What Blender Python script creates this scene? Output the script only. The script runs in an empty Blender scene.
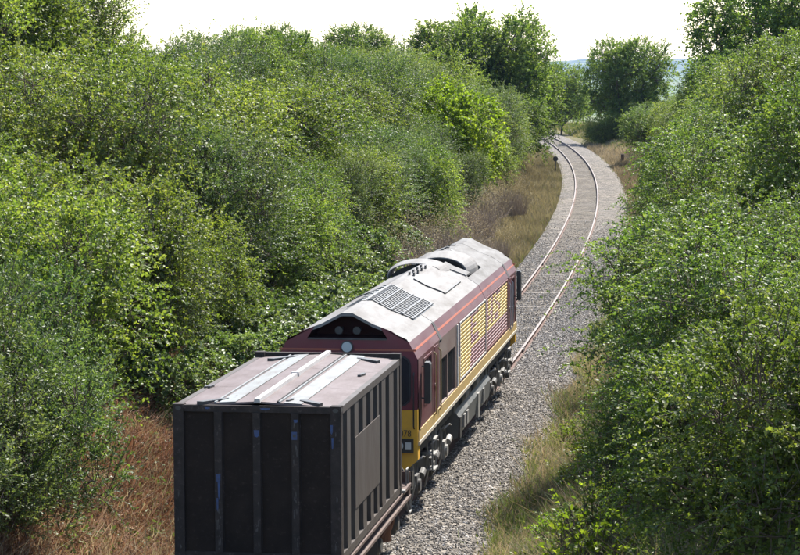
import bpy, bmesh, math, random
import numpy as np
from mathutils import Matrix, Vector

sc = bpy.context.scene
COL = sc.collection

# ------------------------------------------------------------------ camera
CX, CZ, PITCH, YAW, ROLL, FPX = 7.2474, 8.4552, 0.0902, 0.1461, -0.0041, 2328.97
F = Vector((-math.sin(YAW) * math.cos(PITCH), math.cos(YAW) * math.cos(PITCH), -math.sin(PITCH)))
R = Vector((math.cos(YAW), math.sin(YAW), 0))
U = R.cross(F)
R2 = R * math.cos(ROLL) + U * math.sin(ROLL)
U2 = -R * math.sin(ROLL) + U * math.cos(ROLL)
cam = bpy.data.cameras.new("camera")
camo = bpy.data.objects.new("camera", cam)
COL.objects.link(camo)
mw = Matrix.Identity(4)
for i in range(3):
    mw[i][0], mw[i][1], mw[i][2] = R2[i], U2[i], -F[i]
    mw[i][3] = (CX, 0, CZ)[i]
camo.matrix_world = mw
cam.sensor_width = 36
cam.sensor_fit = 'HORIZONTAL'
cam.lens = 36 * FPX / 800
cam.clip_start, cam.clip_end = 1.0, 30000
sc.camera = camo

# ------------------------------------------------------------------ sky, sun, exposure
SUN_EL, SUN_AZ = math.radians(50), math.radians(21)
w = bpy.data.worlds.new("World")
sc.world = w
w.use_nodes = True
nt = w.node_tree
bg = nt.nodes["Background"]
sky = nt.nodes.new("ShaderNodeTexSky")
sky.sky_type = 'NISHITA'
sky.sun_disc = False
sky.sun_elevation = SUN_EL
sky.sun_rotation = SUN_AZ
sky.air_density, sky.dust_density, sky.ozone_density = 1.0, 1.0, 1.0
nt.links.new(sky.outputs[0], bg.inputs[0])
bg.inputs[1].default_value = 0.14
sun = bpy.data.lights.new("sun", 'SUN')
sun.energy, sun.angle, sun.color = 5.0, math.radians(0.53), (1.0, 0.955, 0.88)
suno = bpy.data.objects.new("sun", sun)
COL.objects.link(suno)
sd = Vector((math.sin(SUN_AZ) * math.cos(SUN_EL), math.cos(SUN_AZ) * math.cos(SUN_EL), math.sin(SUN_EL)))
suno.rotation_euler = sd.to_track_quat('Z', 'Y').to_euler()
sc.view_settings.view_transform = 'Standard'
sc.view_settings.look = 'None'
sc.view_settings.gamma = 1
sc.view_settings.exposure = 1.5
sc.cycles.max_bounces = 7
sc.cycles.diffuse_bounces = 4
sc.cycles.glossy_bounces = 2
sc.cycles.transmission_bounces = 3
sc.cycles.volume_bounces = 0
sc.cycles.use_denoising = True
sc.cycles.denoiser = 'OPENIMAGEDENOISE'
sc.cycles.denoising_input_passes = 'RGB_ALBEDO_NORMAL'
sc.cycles.denoising_prefilter = 'ACCURATE'

# ------------------------------------------------------------------ helpers
def tag(o, label=None, cat=None, group=None, kind=None):
    if label: o["label"] = label
    if cat: o["category"] = cat
    if group: o["group"] = group
    if kind: o["kind"] = kind
    return o

def thing(name, loc, label, cat, group=None, rz=0):
    o = bpy.data.objects.new(name, None)
    COL.objects.link(o)
    o.location = loc
    o.rotation_euler = (0, 0, rz)
    o.empty_display_size = .3
    return tag(o, label, cat, group)

def link(name, me, mats, parent=None, loc=None):
    o = bpy.data.objects.new(name, me)
    COL.objects.link(o)
    if mats is not None and not me.materials:
        for m in (mats if isinstance(mats, (list, tuple)) else [mats]):
            me.materials.append(m)
    if parent: o.parent = parent
    if loc: o.location = loc
    return o

class MB:
    def __init__(s):
        s.v, s.f, s.m, s.mi = [], [], [], 0
    def add(s, vs, fs):
        n = len(s.v)
        s.v += [tuple(x) for x in vs]
        s.f += [tuple(i + n for i in f) for f in fs]
        s.m += [s.mi] * len(fs)
        return s
    def box(s, x0, x1, y0, y1, z0, z1):
        return s.add([(x0, y0, z0), (x1, y0, z0), (x1, y1, z0), (x0, y1, z0), (x0, y0, z1), (x1, y0, z1), (x1, y1, z1), (x0, y1, z1)],
                     [(0, 3, 2, 1), (4, 5, 6, 7), (0, 1, 5, 4), (1, 2, 6, 5), (2, 3, 7, 6), (3, 0, 4, 7)])
    def prism(s, prof, a, b, axis='y', caps=True):
        """closed outline in (x,z) run along y, or in (y,z) run along x"""
        n = len(prof)
        mk = (lambda p, t: (p[0], t, p[1])) if axis == 'y' else ((lambda p, t: (t, p[0], p[1])) if axis == 'x' else (lambda p, t: (p[0], p[1], t)))
        vs = [mk(p, a) for p in prof] + [mk(p, b) for p in prof]
        fs = [(i, (i + 1) % n, n + (i + 1) % n, n + i) for i in range(n)]
        if caps: fs += [tuple(range(n))[::-1], tuple(range(n, 2 * n))]
        return s.add(vs, fs)
    def cyl(s, p0, p1, r0, r1=None, n=12, caps=True):
        r1 = r0 if r1 is None else r1
        p0, p1 = Vector(p0), Vector(p1)
        d = (p1 - p0).normalized()
        a = d.orthogonal().normalized(); b = d.cross(a)
        vs = []
        for p, r in ((p0, r0), (p1, r1)):
            for k in range(n):
                t = 2 * math.pi * k / n
                vs.append(p + (a * math.cos(t) + b * math.sin(t)) * r)
        fs = [(k, (k + 1) % n, n + (k + 1) % n, n + k) for k in range(n)]
        if caps: fs += [tuple(range(n))[::-1], tuple(range(n, 2 * n))]
        return s.add(vs, fs)
    def tube(s, pts, r, n=6):
        for a, b in zip(pts[:-1], pts[1:]): s.cyl(a, b, r, r, n)
        return s
    def build(s, name, mats, parent=None, loc=None, fix=True):
        me = bpy.data.meshes.new(name)
        me.from_pydata(s.v, [], s.f)
        for m in (mats if isinstance(mats, (list, tuple)) else [mats]): me.materials.append(m)
        if any(s.m): me.polygons.foreach_set("material_index", s.m)
        if fix:
            bm = bmesh.new(); bm.from_mesh(me)
            bmesh.ops.recalc_face_normals(bm, faces=bm.faces)
            bm.to_mesh(me); bm.free()
        me.update()
        return link(name, me, None, parent, loc)

def BX(name, mat, parent, *b):
    return MB().box(*b).build(name, mat, parent)

# ------------------------------------------------------------------ materials
def newmat(name):
    m = bpy.data.materials.new(name)
    m.use_nodes = True
    t = m.node_tree
    return m, t, t.nodes["Principled BSDF"], (lambda k: t.nodes.new(k)), t.links.new

def ramp(N, stops, interp='LINEAR'):
    r = N("ShaderNodeValToRGB")
    r.color_ramp.interpolation = interp
    e = r.color_ramp.elements
    while len(e) < len(stops): e.new(.5)
    for el, (p, c) in zip(e, stops):
        el.position = p; el.color = (*c, 1)
    return r

def paint(name, base, dirt=(.12, .10, .08), amount=.5, scale=1.6, rough=.45, spec=.5, metal=0, bump=.15, streak=None, chips=.0, chip=(.16, .12, .10), cscale=9):
    """painted metal with dust and wear in patches"""
    m, t, p, N, L = newmat(name)
    co = N("ShaderNodeTexCoord")
    mp = N("ShaderNodeMapping")
    mp.inputs["Scale"].default_value = streak or (1, 1, 1)
    L(co.outputs["Object"], mp.inputs[0])
    n1 = N("ShaderNodeTexNoise"); n1.inputs["Scale"].default_value = scale; n1.inputs["Detail"].default_value = 9; n1.inputs["Roughness"].default_value = .68
    L(mp.outputs[0], n1.inputs[0])
    r = ramp(N, [(.36, (0, 0, 0)), (.68, (1, 1, 1))])
    L(n1.outputs[0], r.inputs[0])
    mu = N("ShaderNodeMath"); mu.operation = 'MULTIPLY'; mu.inputs[1].default_value = amount
    L(r.outputs[0], mu.inputs[0])
    mx = N("ShaderNodeMix"); mx.data_type = 'RGBA'
    mx.inputs[6].default_value = (*base, 1); mx.inputs[7].default_value = (*dirt, 1)
    L(mu.outputs[0], mx.inputs[0])
    out = mx.outputs[2]
    if chips:
        n3 = N("ShaderNodeTexNoise"); n3.inputs["Scale"].default_value = cscale; n3.inputs["Detail"].default_value = 8; n3.inputs["Roughness"].default_value = .75
        L(mp.outputs[0], n3.inputs[0])
        r3 = ramp(N, [(.56, (0, 0, 0)), (.66, (1, 1, 1))]); L(n3.outputs[0], r3.inputs[0])
        m3 = N("ShaderNodeMath"); m3.operation = 'MULTIPLY'; m3.inputs[1].default_value = chips; L(r3.outputs[0], m3.inputs[0])
        x3 = N("ShaderNodeMix"); x3.data_type = 'RGBA'; x3.inputs[7].default_value = (*chip, 1)
        L(m3.outputs[0], x3.inputs[0]); L(out, x3.inputs[6]); out = x3.outputs[2]
    L(out, p.inputs["Base Color"])
    n2 = N("ShaderNodeTexNoise"); n2.inputs["Scale"].default_value = scale * 14; n2.inputs["Detail"].default_value = 4
    L(co.outputs["Object"], n2.inputs[0])
    mr = N("ShaderNodeMapRange"); mr.inputs[3].default_value = max(.05, rough - .12); mr.inputs[4].default_value = min(1, rough + .22)
    L(n1.outputs[0], mr.inputs[0]); L(mr.outputs[0], p.inputs["Roughness"])
    bp = N("ShaderNodeBump"); bp.inputs["Strength"].default_value = bump; bp.inputs["Distance"].default_value = .01
    L(n2.outputs[0], bp.inputs["Height"]); L(bp.outputs[0], p.inputs["Normal"])
    p.inputs["Specular IOR Level"].default_value = spec
    p.inputs["Metallic"].default_value = metal
    return m

MAROON = paint("maroon_paint", (.088, .017, .025), (.115, .078, .071), .7, 1.3, .42, .5, streak=(1, .35, 1.5), chips=.4, chip=(.20, .15, .13), cscale=6)
MAROON_END = paint("maroon_cab_paint", (.13, .012, .022), (.09, .05, .045), .4, 1.8, .4)
CANT = paint("maroon_cantrail_paint", (.085, .023, .031), (.135, .088, .085), .7, 1.2, .42, .55, streak=(1, .3, 1))
ROOF = paint("pale_roof_paint", (.185, .178, .170), (.095, .084, .074), .75, 1.4, .72, .22, streak=(1.6, .45, 1.6), chips=.5, chip=(.10, .085, .075), cscale=3)
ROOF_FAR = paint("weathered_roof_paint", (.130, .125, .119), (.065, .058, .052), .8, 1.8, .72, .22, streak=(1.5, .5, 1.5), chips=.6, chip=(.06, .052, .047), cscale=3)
YELLOW = paint("yellow_warning_paint", (.62, .33, .02), (.30, .19, .06), .45, 2.2, .45)
GOLD = paint("gold_band_paint", (.40, .27, .085), (.23, .175, .115), .55, 2.2, .5)
SLAT_Y = paint("gold_slat_paint", (.46, .31, .065), (.30, .22, .105), .6, 2.0, .5)
SLAT_M = paint("maroon_slat_paint", (.16, .055, .057), (.18, .11, .10), .55, 2.0, .5)
ORANGE = paint("orange_red_stripe_paint", (.33, .07, .03), (.18, .08, .06), .65, 2.5, .45)
CREAM = paint("cream_sill_paint", (.40, .36, .29), (.25, .2, .15), .6, 2.5, .5)
SILVER = paint("pale_grey_trim_paint", (.50, .48, .45), (.22, .19, .17), .5, 3, .45)
BLACKM = paint("black_metal", (.018, .018, .018), (.06, .052, .045), .5, 3, .5)
INTAKE = paint("intake_screen_black", (.012, .013, .013), (.03, .032, .03), .5, 5, .35)
UNDER = paint("dirty_underframe", (.028, .027, .026), (.10, .088, .075), .75, 3.5, .65)
TANKM = paint("fuel_tank_paint", (.045, .05, .052), (.13, .12, .105), .6, 2.5, .5)
GREYP = paint("pale_dusty_metal", (.23, .222, .205), (.08, .07, .06), .7, 4, .55)
UNDER2 = paint("roof_grille_grey", (.13, .128, .125), (.07, .066, .06), .5, 4, .5)
WHEELM = paint("wheel_steel", (.10, .085, .075), (.05, .04, .035), .6, 4, .5, metal=.4)
GRIMEP = paint("brown_grime_panel", (.125, .08, .07), (.18, .145, .122), .7, 1.5, .5, streak=(1, .5, 1.5))
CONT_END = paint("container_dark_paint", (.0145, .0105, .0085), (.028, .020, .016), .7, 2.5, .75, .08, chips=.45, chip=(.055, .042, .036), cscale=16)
CONT_RIB = paint("container_rib_paint", (.020, .016, .014), (.06, .046, .040), .5, 3.5, .7, .12, chips=.6, chip=(.11, .085, .075), cscale=13)
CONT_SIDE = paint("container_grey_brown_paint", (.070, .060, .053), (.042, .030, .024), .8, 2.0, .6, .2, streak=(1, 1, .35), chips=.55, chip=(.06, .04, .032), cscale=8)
CONT_DARK = paint("container_recess_shade_and_seam", (.016, .0135, .0125), (.03, .025, .022), .6, 2.2, .7, .1)  # shade between the side ribs put into the colour; also the dark roof seam
CONT_ROOF = paint("container_mauve_roof_paint", (.125, .098, .094), (.072, .052, .048), .8, 1.6, .65, .2, streak=(1.3, .5, 1), chips=.5, chip=(.15, .13, .12), cscale=5)
CONT_STRIPE = paint("container_pale_stripe", (.19, .203, .198), (.12, .106, .10), .75, 2.2, .65, .2, streak=(1.5, .6, 1), chips=.55, chip=(.085, .066, .06), cscale=5)
WHITEP = paint("worn_white_paint", (.33, .315, .30), (.17, .14, .13), .45, 3.0, .5, .3)
BLUEP = paint("blue_sticker_print", (.030, .058, .15), (.045, .045, .055), .7, 22, .6, .3)
RUSTB = paint("wagon_rust_brown", (.075, .047, .038), (.125, .09, .074), .7, 3, .65, .3)
RUSTO = paint("orange_rust", (.15, .065, .038), (.07, .045, .038), .6, 6, .7, .3)
RAILTOP = paint("polished_rail_head", (.145, .118, .102), (.11, .075, .06), .6, 1.2, .55, .4, metal=.2, bump=.05, streak=(1, .1, 1))
RAILSIDE = paint("rusty_rail_side", (.085, .05, .04), (.14, .09, .075), .6, 1.5, .8, .2)
PLATE = paint("fishplate_dark", (.022, .018, .017), (.05, .04, .035), .5, 8, .6)
TIMBER = paint("weathered_sleeper", (.13, .11, .095), (.20, .18, .155), .7, 3, .85, .2, streak=(.3, 3, 1))
RUBBER = paint("black_rubber", (.015, .015, .015), (.04, .035, .03), .5, 6, .7)

m, t, p, N, L = newmat("dark_cab_glass")
p.inputs["Base Color"].default_value = (.012, .017, .022, 1); p.inputs["Roughness"].default_value = .06
p.inputs["Specular IOR Level"].default_value = .8
GLASS = m
m, t, p, N, L = newmat("lamp_lens_glass")
p.inputs["Base Color"].default_value = (.42, .44, .42, 1); p.inputs["Roughness"].default_value = .15
LENS = m

def leafmat(name, dark, mid, light, trans=.45, rough=.5, spec=.25, tint=(1.5, 1.58, .66)):
    m, t, p, N, L = newmat(name)
    at = N("ShaderNodeAttribute"); at.attribute_name = "tone"
    r = ramp(N, [(0, dark), (.55, mid), (1, light)])
    L(at.outputs["Fac"], r.inputs[0])
    oi = N("ShaderNodeObjectInfo")
    mr = N("ShaderNodeMapRange"); mr.inputs[3].default_value = .82; mr.inputs[4].default_value = 1.2
    L(oi.outputs["Random"], mr.inputs[0])
    mr2 = N("ShaderNodeMapRange"); mr2.inputs[3].default_value = .487; mr2.inputs[4].default_value = .514
    m7 = N("ShaderNodeMath"); m7.operation = 'MULTIPLY'; m7.inputs[1].default_value = 7.31
    fr = N("ShaderNodeMath"); fr.operation = 'FRACT'
    L(oi.outputs["Random"], m7.inputs[0]); L(m7.outputs[0], fr.inputs[0]); L(fr.outputs[0], mr2.inputs[0])
    hs = N("ShaderNodeHueSaturation")
    L(mr2.outputs[0], hs.inputs["Hue"]); L(mr.outputs[0], hs.inputs["Value"]); L(r.outputs[0], hs.inputs["Color"])
    L(hs.outputs[0], p.inputs["Base Color"])
    p.inputs["Roughness"].default_value = rough
    p.inputs["Specular IOR Level"].default_value = spec
    tr = N("ShaderNodeBsdfTranslucent")
    tc = N("ShaderNodeMix"); tc.data_type = 'RGBA'; tc.blend_type = 'MULTIPLY'; tc.inputs[0].default_value = 1
    tc.inputs[7].default_value = (*tint, 1)
    L(hs.outputs[0], tc.inputs[6]); L(tc.outputs[2], tr.inputs[0])
    mx = N("ShaderNodeMixShader"); mx.inputs[0].default_value = trans
    L(p.outputs[0], mx.inputs[1]); L(tr.outputs[0], mx.inputs[2])
    L(mx.outputs[0], t.nodes["Material Output"].inputs[0])
    return m

LEAF = dict(
    hawthorn=leafmat("hawthorn_leaf", (.036, .058, .013), (.096, .138, .029), (.205, .228, .055)),
    hawthorn_brown=leafmat("haw_berried_leaf", (.044, .068, .017), (.098, .140, .034), (.19, .205, .060), .42),
    sallow=leafmat("sallow_leaf", (.040, .064, .026), (.078, .112, .044), (.155, .18, .08), .4),
    bright=leafmat("sycamore_leaf", (.075, .115, .015), (.14, .195, .022), (.23, .27, .04), .5),
    bramble=leafmat("bramble_leaf", (.040, .068, .020), (.080, .120, .036), (.17, .20, .085), .35, .45, .22),
    glossy=leafmat("dogwood_leaf", (.030, .051, .012), (.083, .118, .025), (.195, .215, .052), .46, .5, .2),
    oak=leafmat("oak_leaf", (.046, .076, .019), (.092, .135, .033), (.165, .195, .058), .5),
    feather=leafmat("elder_leaf", (.042, .068, .022), (.085, .122, .042), (.17, .20, .08), .4),
    brown=leafmat("dead_bracken_leaf", (.075, .038, .022), (.19, .10, .057), (.38, .26, .16), .25, .75, .12, (1.1, 1.0, .85)),
    grass=leafmat("verge_grass_blade", (.060, .095, .025), (.135, .15, .062), (.30, .25, .145), .3, .65, .15, (1.25, 1.25, .7)),
    straw=leafmat("dry_grass_blade", (.12, .098, .06), (.25, .205, .125), (.42, .35, .22), .25, .75, .12, (1.1, 1.05, .9)),
)
BARK = paint("bark", (.075, .055, .042), (.14, .115, .09), .6, 5, .9, .1)
TWIG = paint("dead_twig", (.23, .185, .15), (.34, .28, .23), .6, 5, .9, .1)

def stone_colour(N, L, t, src, scale):
    vo = N("ShaderNodeTexVoronoi"); vo.inputs["Scale"].default_value = scale
    L(src, vo.inputs[0])
    return vo

m, t, p, N, L = newmat("ballast_gravel")
co = N("ShaderNodeTexCoord")
vo = N("ShaderNodeTexVoronoi"); vo.inputs["Scale"].default_value = 15
L(co.outputs["Object"], vo.inputs[0])
sx = N("ShaderNodeSeparateColor"); L(vo.outputs["Color"], sx.inputs[0])
r = ramp(N, [(0, (.042, .038, .033)), (.5, (.118, .107, .095)), (1, (.235, .217, .195))])
L(sx.outputs[0], r.inputs[0])
no = N("ShaderNodeTexNoise"); no.inputs["Scale"].default_value = .35; no.inputs["Detail"].default_value = 5
L(co.outputs["Object"], no.inputs[0])
r2 = ramp(N, [(.35, (.85, .85, .85)), (.7, (1.12, 1.08, 1.03))])
L(no.outputs[0], r2.inputs[0])
mx = N("ShaderNodeMix"); mx.data_type = 'RGBA'; mx.blend_type = 'MULTIPLY'; mx.inputs[0].default_value = 1
L(r.outputs[0], mx.inputs[6]); L(r2.outputs[0], mx.inputs[7])
v2 = N("ShaderNodeTexVoronoi"); v2.inputs["Scale"].default_value = 3.2
L(co.outputs["Object"], v2.inputs[0])
s2 = N("ShaderNodeSeparateColor"); L(v2.outputs["Color"], s2.inputs[0])
r3 = ramp(N, [(0, (.72, .71, .70)), (1, (1.3, 1.28, 1.25))])
L(s2.outputs[1], r3.inputs[0])
m3 = N("ShaderNodeMix"); m3.data_type = 'RGBA'; m3.blend_type = 'MULTIPLY'; m3.inputs[0].default_value = 1
L(mx.outputs[2], m3.inputs[6]); L(r3.outputs[0], m3.inputs[7]); L(m3.outputs[2], p.inputs["Base Color"])
p.inputs["Roughness"].default_value = .9; p.inputs["Specular IOR Level"].default_value = .15
bp = N("ShaderNodeBump"); bp.inputs["Strength"].default_value = 1; bp.inputs["Distance"].default_value = .05; bp.invert = True
L(vo.outputs["Distance"], bp.inputs["Height"]); L(bp.outputs[0], p.inputs["Normal"])
GRAVEL = m
GRAVEL_DIRTY = GRAVEL.copy(); GRAVEL_DIRTY.name = "oily_ballast_between_rails"
for nd in GRAVEL_DIRTY.node_tree.nodes:
    if nd.type == 'VALTORGB' and nd.color_ramp.elements[0].color[0] < .06:
        for el, c in zip(nd.color_ramp.elements, ((.032, .028, .023), (.085, .075, .062), (.17, .152, .13))): el.color = (*c, 1)
m, t, p, N, L = newmat("ballast_stone")
oi = N("ShaderNodeObjectInfo")
r = ramp(N, [(0, (.066, .058, .050)), (.45, (.172, .154, .135)), (.85, (.32, .292, .26)), (1, (.56, .525, .485))])
L(oi.outputs["Random"], r.inputs[0]); L(r.outputs[0], p.inputs["Base Color"])
p.inputs["Roughness"].default_value = .85; p.inputs["Specular IOR Level"].default_value = .2
STONE = m
m, t, p, N, L = newmat("bank_soil_and_litter")
co = N("ShaderNodeTexCoord")
no = N("ShaderNodeTexNoise"); no.inputs["Scale"].default_value = .8; no.inputs["Detail"].default_value = 10; no.inputs["Roughness"].default_value = .7
L(co.outputs["Object"], no.inputs[0])
r = ramp(N, [(.3, (.045, .038, .022)), (.5, (.095, .085, .04)), (.7, (.17, .135, .075))])
L(no.outputs[0], r.inputs[0]); L(r.outputs[0], p.inputs["Base Color"])
n2 = N("ShaderNodeTexNoise"); n2.inputs["Scale"].default_value = 9; n2.inputs["Detail"].default_value = 6
L(co.outputs["Object"], n2.inputs[0])
bp = N("ShaderNodeBump"); bp.inputs["Strength"].default_value = .8; bp.inputs["Distance"].default_value = .1
L(n2.outputs[0], bp.inputs["Height"]); L(bp.outputs[0], p.inputs["Normal"])
p.inputs["Roughness"].default_value = .95; p.inputs["Specular IOR Level"].default_value = .1
SOIL = m
m, t, p, N, L = newmat("patchwork_fields")
co = N("ShaderNodeTexCoord")
vo = N("ShaderNodeTexVoronoi"); vo.inputs["Scale"].default_value = .006
L(co.outputs["Object"], vo.inputs[0])
sx = N("ShaderNodeSeparateColor"); L(vo.outputs["Color"], sx.inputs[0])
r = ramp(N, [(0, (.03, .055, .016)), (.45, (.055, .09, .026)), (.75, (.07, .095, .035)), (1, (.10, .11, .05))])
L(sx.outputs[0], r.inputs[0]); L(r.outputs[0], p.inputs["Base Color"]); p.inputs["Roughness"].default_value = 1
FIELD = m
m, t, p, N, L = newmat("far_woodland_hill")
co = N("ShaderNodeTexCoord")
no = N("ShaderNodeTexNoise"); no.inputs["Scale"].default_value = .012; no.inputs["Detail"].default_value = 8
L(co.outputs["Object"], no.inputs[0])
r = ramp(N, [(.40, (.012, .026, .014)), (.55, (.03, .055, .022)), (.66, (.15, .16, .075))])
L(no.outputs[0], r.inputs[0]); L(r.outputs[0], p.inputs["Base Color"]); p.inputs["Roughness"].default_value = 1
HILLM = m

# ------------------------------------------------------------------ the lie of the land
RAD = 1500.0
def xc(y):
    y = np.asarray(y, float)
    d = np.clip(y - 60, 0, None)
    d2 = np.minimum(d, 360)
    return -(d2 ** 2) / (2 * RAD) - (d - d2) * 360 / RAD
def sm(a, b, x):
    t = np.clip((np.asarray(x, float) - a) / (b - a), 0, 1)
    return t * t * (3 - 2 * t)
def noise2(x, y):
    return (np.sin(x * 1.3 + y * .37) + np.sin(y * .9 - x * .51 + 2) + np.sin(x * .33 + y * .21 + 4) * 1.4) / 3.4
def hl(y): return 5.9 - 5.1 * sm(175, 262, y)
def hr(y): return 5.6 - 5.0 * sm(165, 232, y)
def ground(x, y):
    x = np.asarray(x, float); y = np.asarray(y, float)
    q = x - xc(y)
    fl = 3.5 + .3 * sm(75, 100, y)
    left = np.clip((-q - fl) * .60, 0, None)
    H = hl(y); left = H * (1 - np.exp(-(left / H) * 1.25 - .5 * (left / H) ** 3))
    fr = 3.4 + 1.6 * sm(150, 200, y)
    right = np.clip((q - fr) * .55, 0, None)
    H = hr(y); right = H * (1 - np.exp(-(right / H) * 1.25 - .5 * (right / H) ** 3))
    z = -.42 + left + right
    z = z + noise2(x, y) * .22 * sm(2.6, 5.5, np.abs(q))
    z = z - 22 * sm(330, 1100, y)
    return z
def gz(x, y): return float(ground(x, y))

ys = np.concatenate([[-400, -150, -60], np.arange(-20, 340, 2.0), np.arange(345, 480, 15), [520, 600, 700, 850, 1000, 1200, 1600, 2200, 3200, 5000, 8000, 10800]])
qs = np.concatenate([[-5000, -2500, -1200, -600, -300, -150, -90, -60, -45], np.arange(-36, 36.1, 1.0), [45, 60, 90, 150, 300, 600, 1200, 2500, 5000]])
YY, QQ = np.meshgrid(ys, qs, indexing='ij')
XX = QQ + xc(YY)
ZZ = ground(XX, YY)
nv, nq = len(ys), len(qs)
V = np.stack([XX, YY, ZZ], -1).reshape(-1, 3)
fs = [(i * nq + j, i * nq + j + 1, (i + 1) * nq + j + 1, (i + 1) * nq + j) for i in range(nv - 1) for j in range(nq - 1)]
i0 = int(np.searchsorted(ys, 345)) * nq
for nm_, mt_, sel_ in (("terrain", SOIL, [f for f in fs if f[0] < i0]), ("fields", FIELD, [f for f in fs if f[0] >= i0])):
    me = bpy.data.meshes.new(nm_); me.from_pydata(V.tolist(), [], sel_); me.update()
    bm = bmesh.new(); bm.from_mesh(me)
    bmesh.ops.delete(bm, geom=[x for x in bm.verts if not x.link_faces], context='VERTS'); bm.to_mesh(me); bm.free()
    for pl in me.polygons: pl.use_smooth = True
    tag(link(nm_, me, mt_), kind="structure")

# far ridge of hills
hv, hf = [], []
hx = np.linspace(-5200, 5200, 701)
for j, (dy, fz) in enumerate([(8200, 0), (8600, .35), (9000, .75), (9400, 1.0), (9800, .95), (10400, .2)]):
    for x in hx:
        top = 58 + 9 * math.sin(x / 420 + 1) + 4.0 * math.sin(x / 130) + 2.4 * math.sin(x / 31 + j) + .8 * math.sin(x / 17)
        hv.append((x, dy, -24 + top * fz))
n = len(hx)
for j in range(5):
    for i in range(n - 1):
        hf.append((j * n + i, j * n + i + 1, (j + 1) * n + i + 1, (j + 1) * n + i))
me = bpy.data.meshes.new("hills"); me.from_pydata(hv, [], hf); me.update()
tag(link("hills", me, HILLM), kind="structure")

# ballast bed: swept section along the curve
bq = [(-2.95, -.46), (-2.2, -.25), (-1.75, -.17), (-.9, -.16), (-.68, -.175), (0, -.185), (.68, -.175), (.9, -.16), (1.75, -.17), (2.1, -.21), (2.7, -.36), (3.3, -.5)]
bq = [(a, z + .004) for a, z in bq]
by = np.concatenate([np.arange(-10, 340, .5), np.arange(340, 460, 4)])
slope = np.gradient(xc(by), by)
bv, bf = [], []
rg = np.random.default_rng(5)
def wide(q, y):
    k = float(sm(120, 165, y)) * .06 - .10 * float(sm(60, 40, y))
    return q * (1 + k) if q > 1.8 else (q * (1 - .36 * float(sm(68, 112, y))) if q < -1.8 else q)
for y, s in zip(by, slope):
    for a, z in bq:
        a2 = wide(a, y)
        jx = rg.normal(0, .05) if abs(a) > 2 else 0
        bv.append((float(xc(y)) + a2 + jx, y - a2 * s, z + rg.normal(0, .010)))
n = len(bq)
for i in range(len(by) - 1):
    for j in range(n - 1):
        bf.append((i * n + j, i * n + j + 1, (i + 1) * n + j + 1, (i + 1) * n + j))
me = bpy.data.meshes.new("ballast"); me.from_pydata(bv, [], bf); me.update()
me.materials.append(GRAVEL); me.materials.append(GRAVEL_DIRTY)
me.polygons.foreach_set("material_index", [1 if 4 <= k % (n - 1) <= 5 else 0 for k in range(len(bf))])
tag(link("ballast", me, None), kind="structure")

# loose ballast stones (nobody could count them): scattered with geometry nodes over the part of the bed near enough to tell stones apart
sv, sf = [], []
sel = [i for i in range(len(by)) if 28 <= by[i] <= 140]
for i in sel:
    sv += bv[i * n:(i + 1) * n]
for i in range(len(sel) - 1):
    for j in range(n - 1):
        sf.append((i * n + j, i * n + j + 1, (i + 1) * n + j + 1, (i + 1) * n + j))
me = bpy.data.meshes.new("ballast_stones"); me.from_pydata(sv, [], sf); me.update()
da = me.attributes.new("dens", 'FLOAT', 'POINT')
vals = []
for i in sel:
    for a, z in bq:
        y = by[i]
        d = 1.0
        if y < 61 and a < .7: d = 0
        if abs(abs(a) - .75) < .2: d *= .55
        if abs(a) < .8: d *= .5
        if abs(a) > 2.6: d *= .5
        vals.append(d * (1.0 - float(sm(75, 138, y))))
da.data.foreach_set("value", vals)
bs = link("ballast_stones", me, STONE)
tag(bs, "loose grey and white ballast stones lying along the track bed", "gravel", kind="stuff")
g = bpy.data.node_groups.new("scatter_stones", 'GeometryNodeTree')
g.interface.new_socket("Geometry", in_out='INPUT', socket_type='NodeSocketGeometry')
g.interface.new_socket("Geometry", in_out='OUTPUT', socket_type='NodeSocketGeometry')
gi, go = g.nodes.new("NodeGroupInput"), g.nodes.new("NodeGroupOutput")
dp = g.nodes.new("GeometryNodeDistributePointsOnFaces")
na = g.nodes.new("GeometryNodeInputNamedAttribute"); na.data_type = 'FLOAT'; na.inputs[0].default_value = "dens"
mm = g.nodes.new("ShaderNodeMath"); mm.operation = 'MULTIPLY'; mm.inputs[1].default_value = 300
g.links.new(na.outputs[0], mm.inputs[0]); g.links.new(gi.outputs[0], dp.inputs[0]); g.links.new(mm.outputs[0], dp.inputs["Density"])
ico = g.nodes.new("GeometryNodeMeshIcoSphere"); ico.inputs[0].default_value = .030; ico.inputs[1].default_value = 1
sm_ = g.nodes.new("GeometryNodeSetMaterial"); sm_.inputs["Material"].default_value = STONE
g.links.new(ico.outputs[0], sm_.inputs[0])
iop = g.nodes.new("GeometryNodeInstanceOnPoints")
rr = g.nodes.new("FunctionNodeRandomValue"); rr.data_type = 'FLOAT_VECTOR'; rr.inputs[0].default_value = (0, 0, 0); rr.inputs[1].default_value = (6.28, 6.28, 6.28)
rs = g.nodes.new("FunctionNodeRandomValue"); rs.data_type = 'FLOAT_VECTOR'; rs.inputs[0].default_value = (.6, .45, .35); rs.inputs[1].default_value = (1.5, 1.15, .9); rs.inputs["Seed"].default_value = 7
g.links.new(dp.outputs[0], iop.inputs["Points"]); g.links.new(sm_.outputs[0], iop.inputs["Instance"])
g.links.new(rr.outputs[0], iop.inputs["Rotation"]); g.links.new(rs.outputs[0], iop.inputs["Scale"])
g.links.new(iop.outputs[0], go.inputs[0])
md = bs.modifiers.new("scatter", 'NODES'); md.node_group = g

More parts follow.
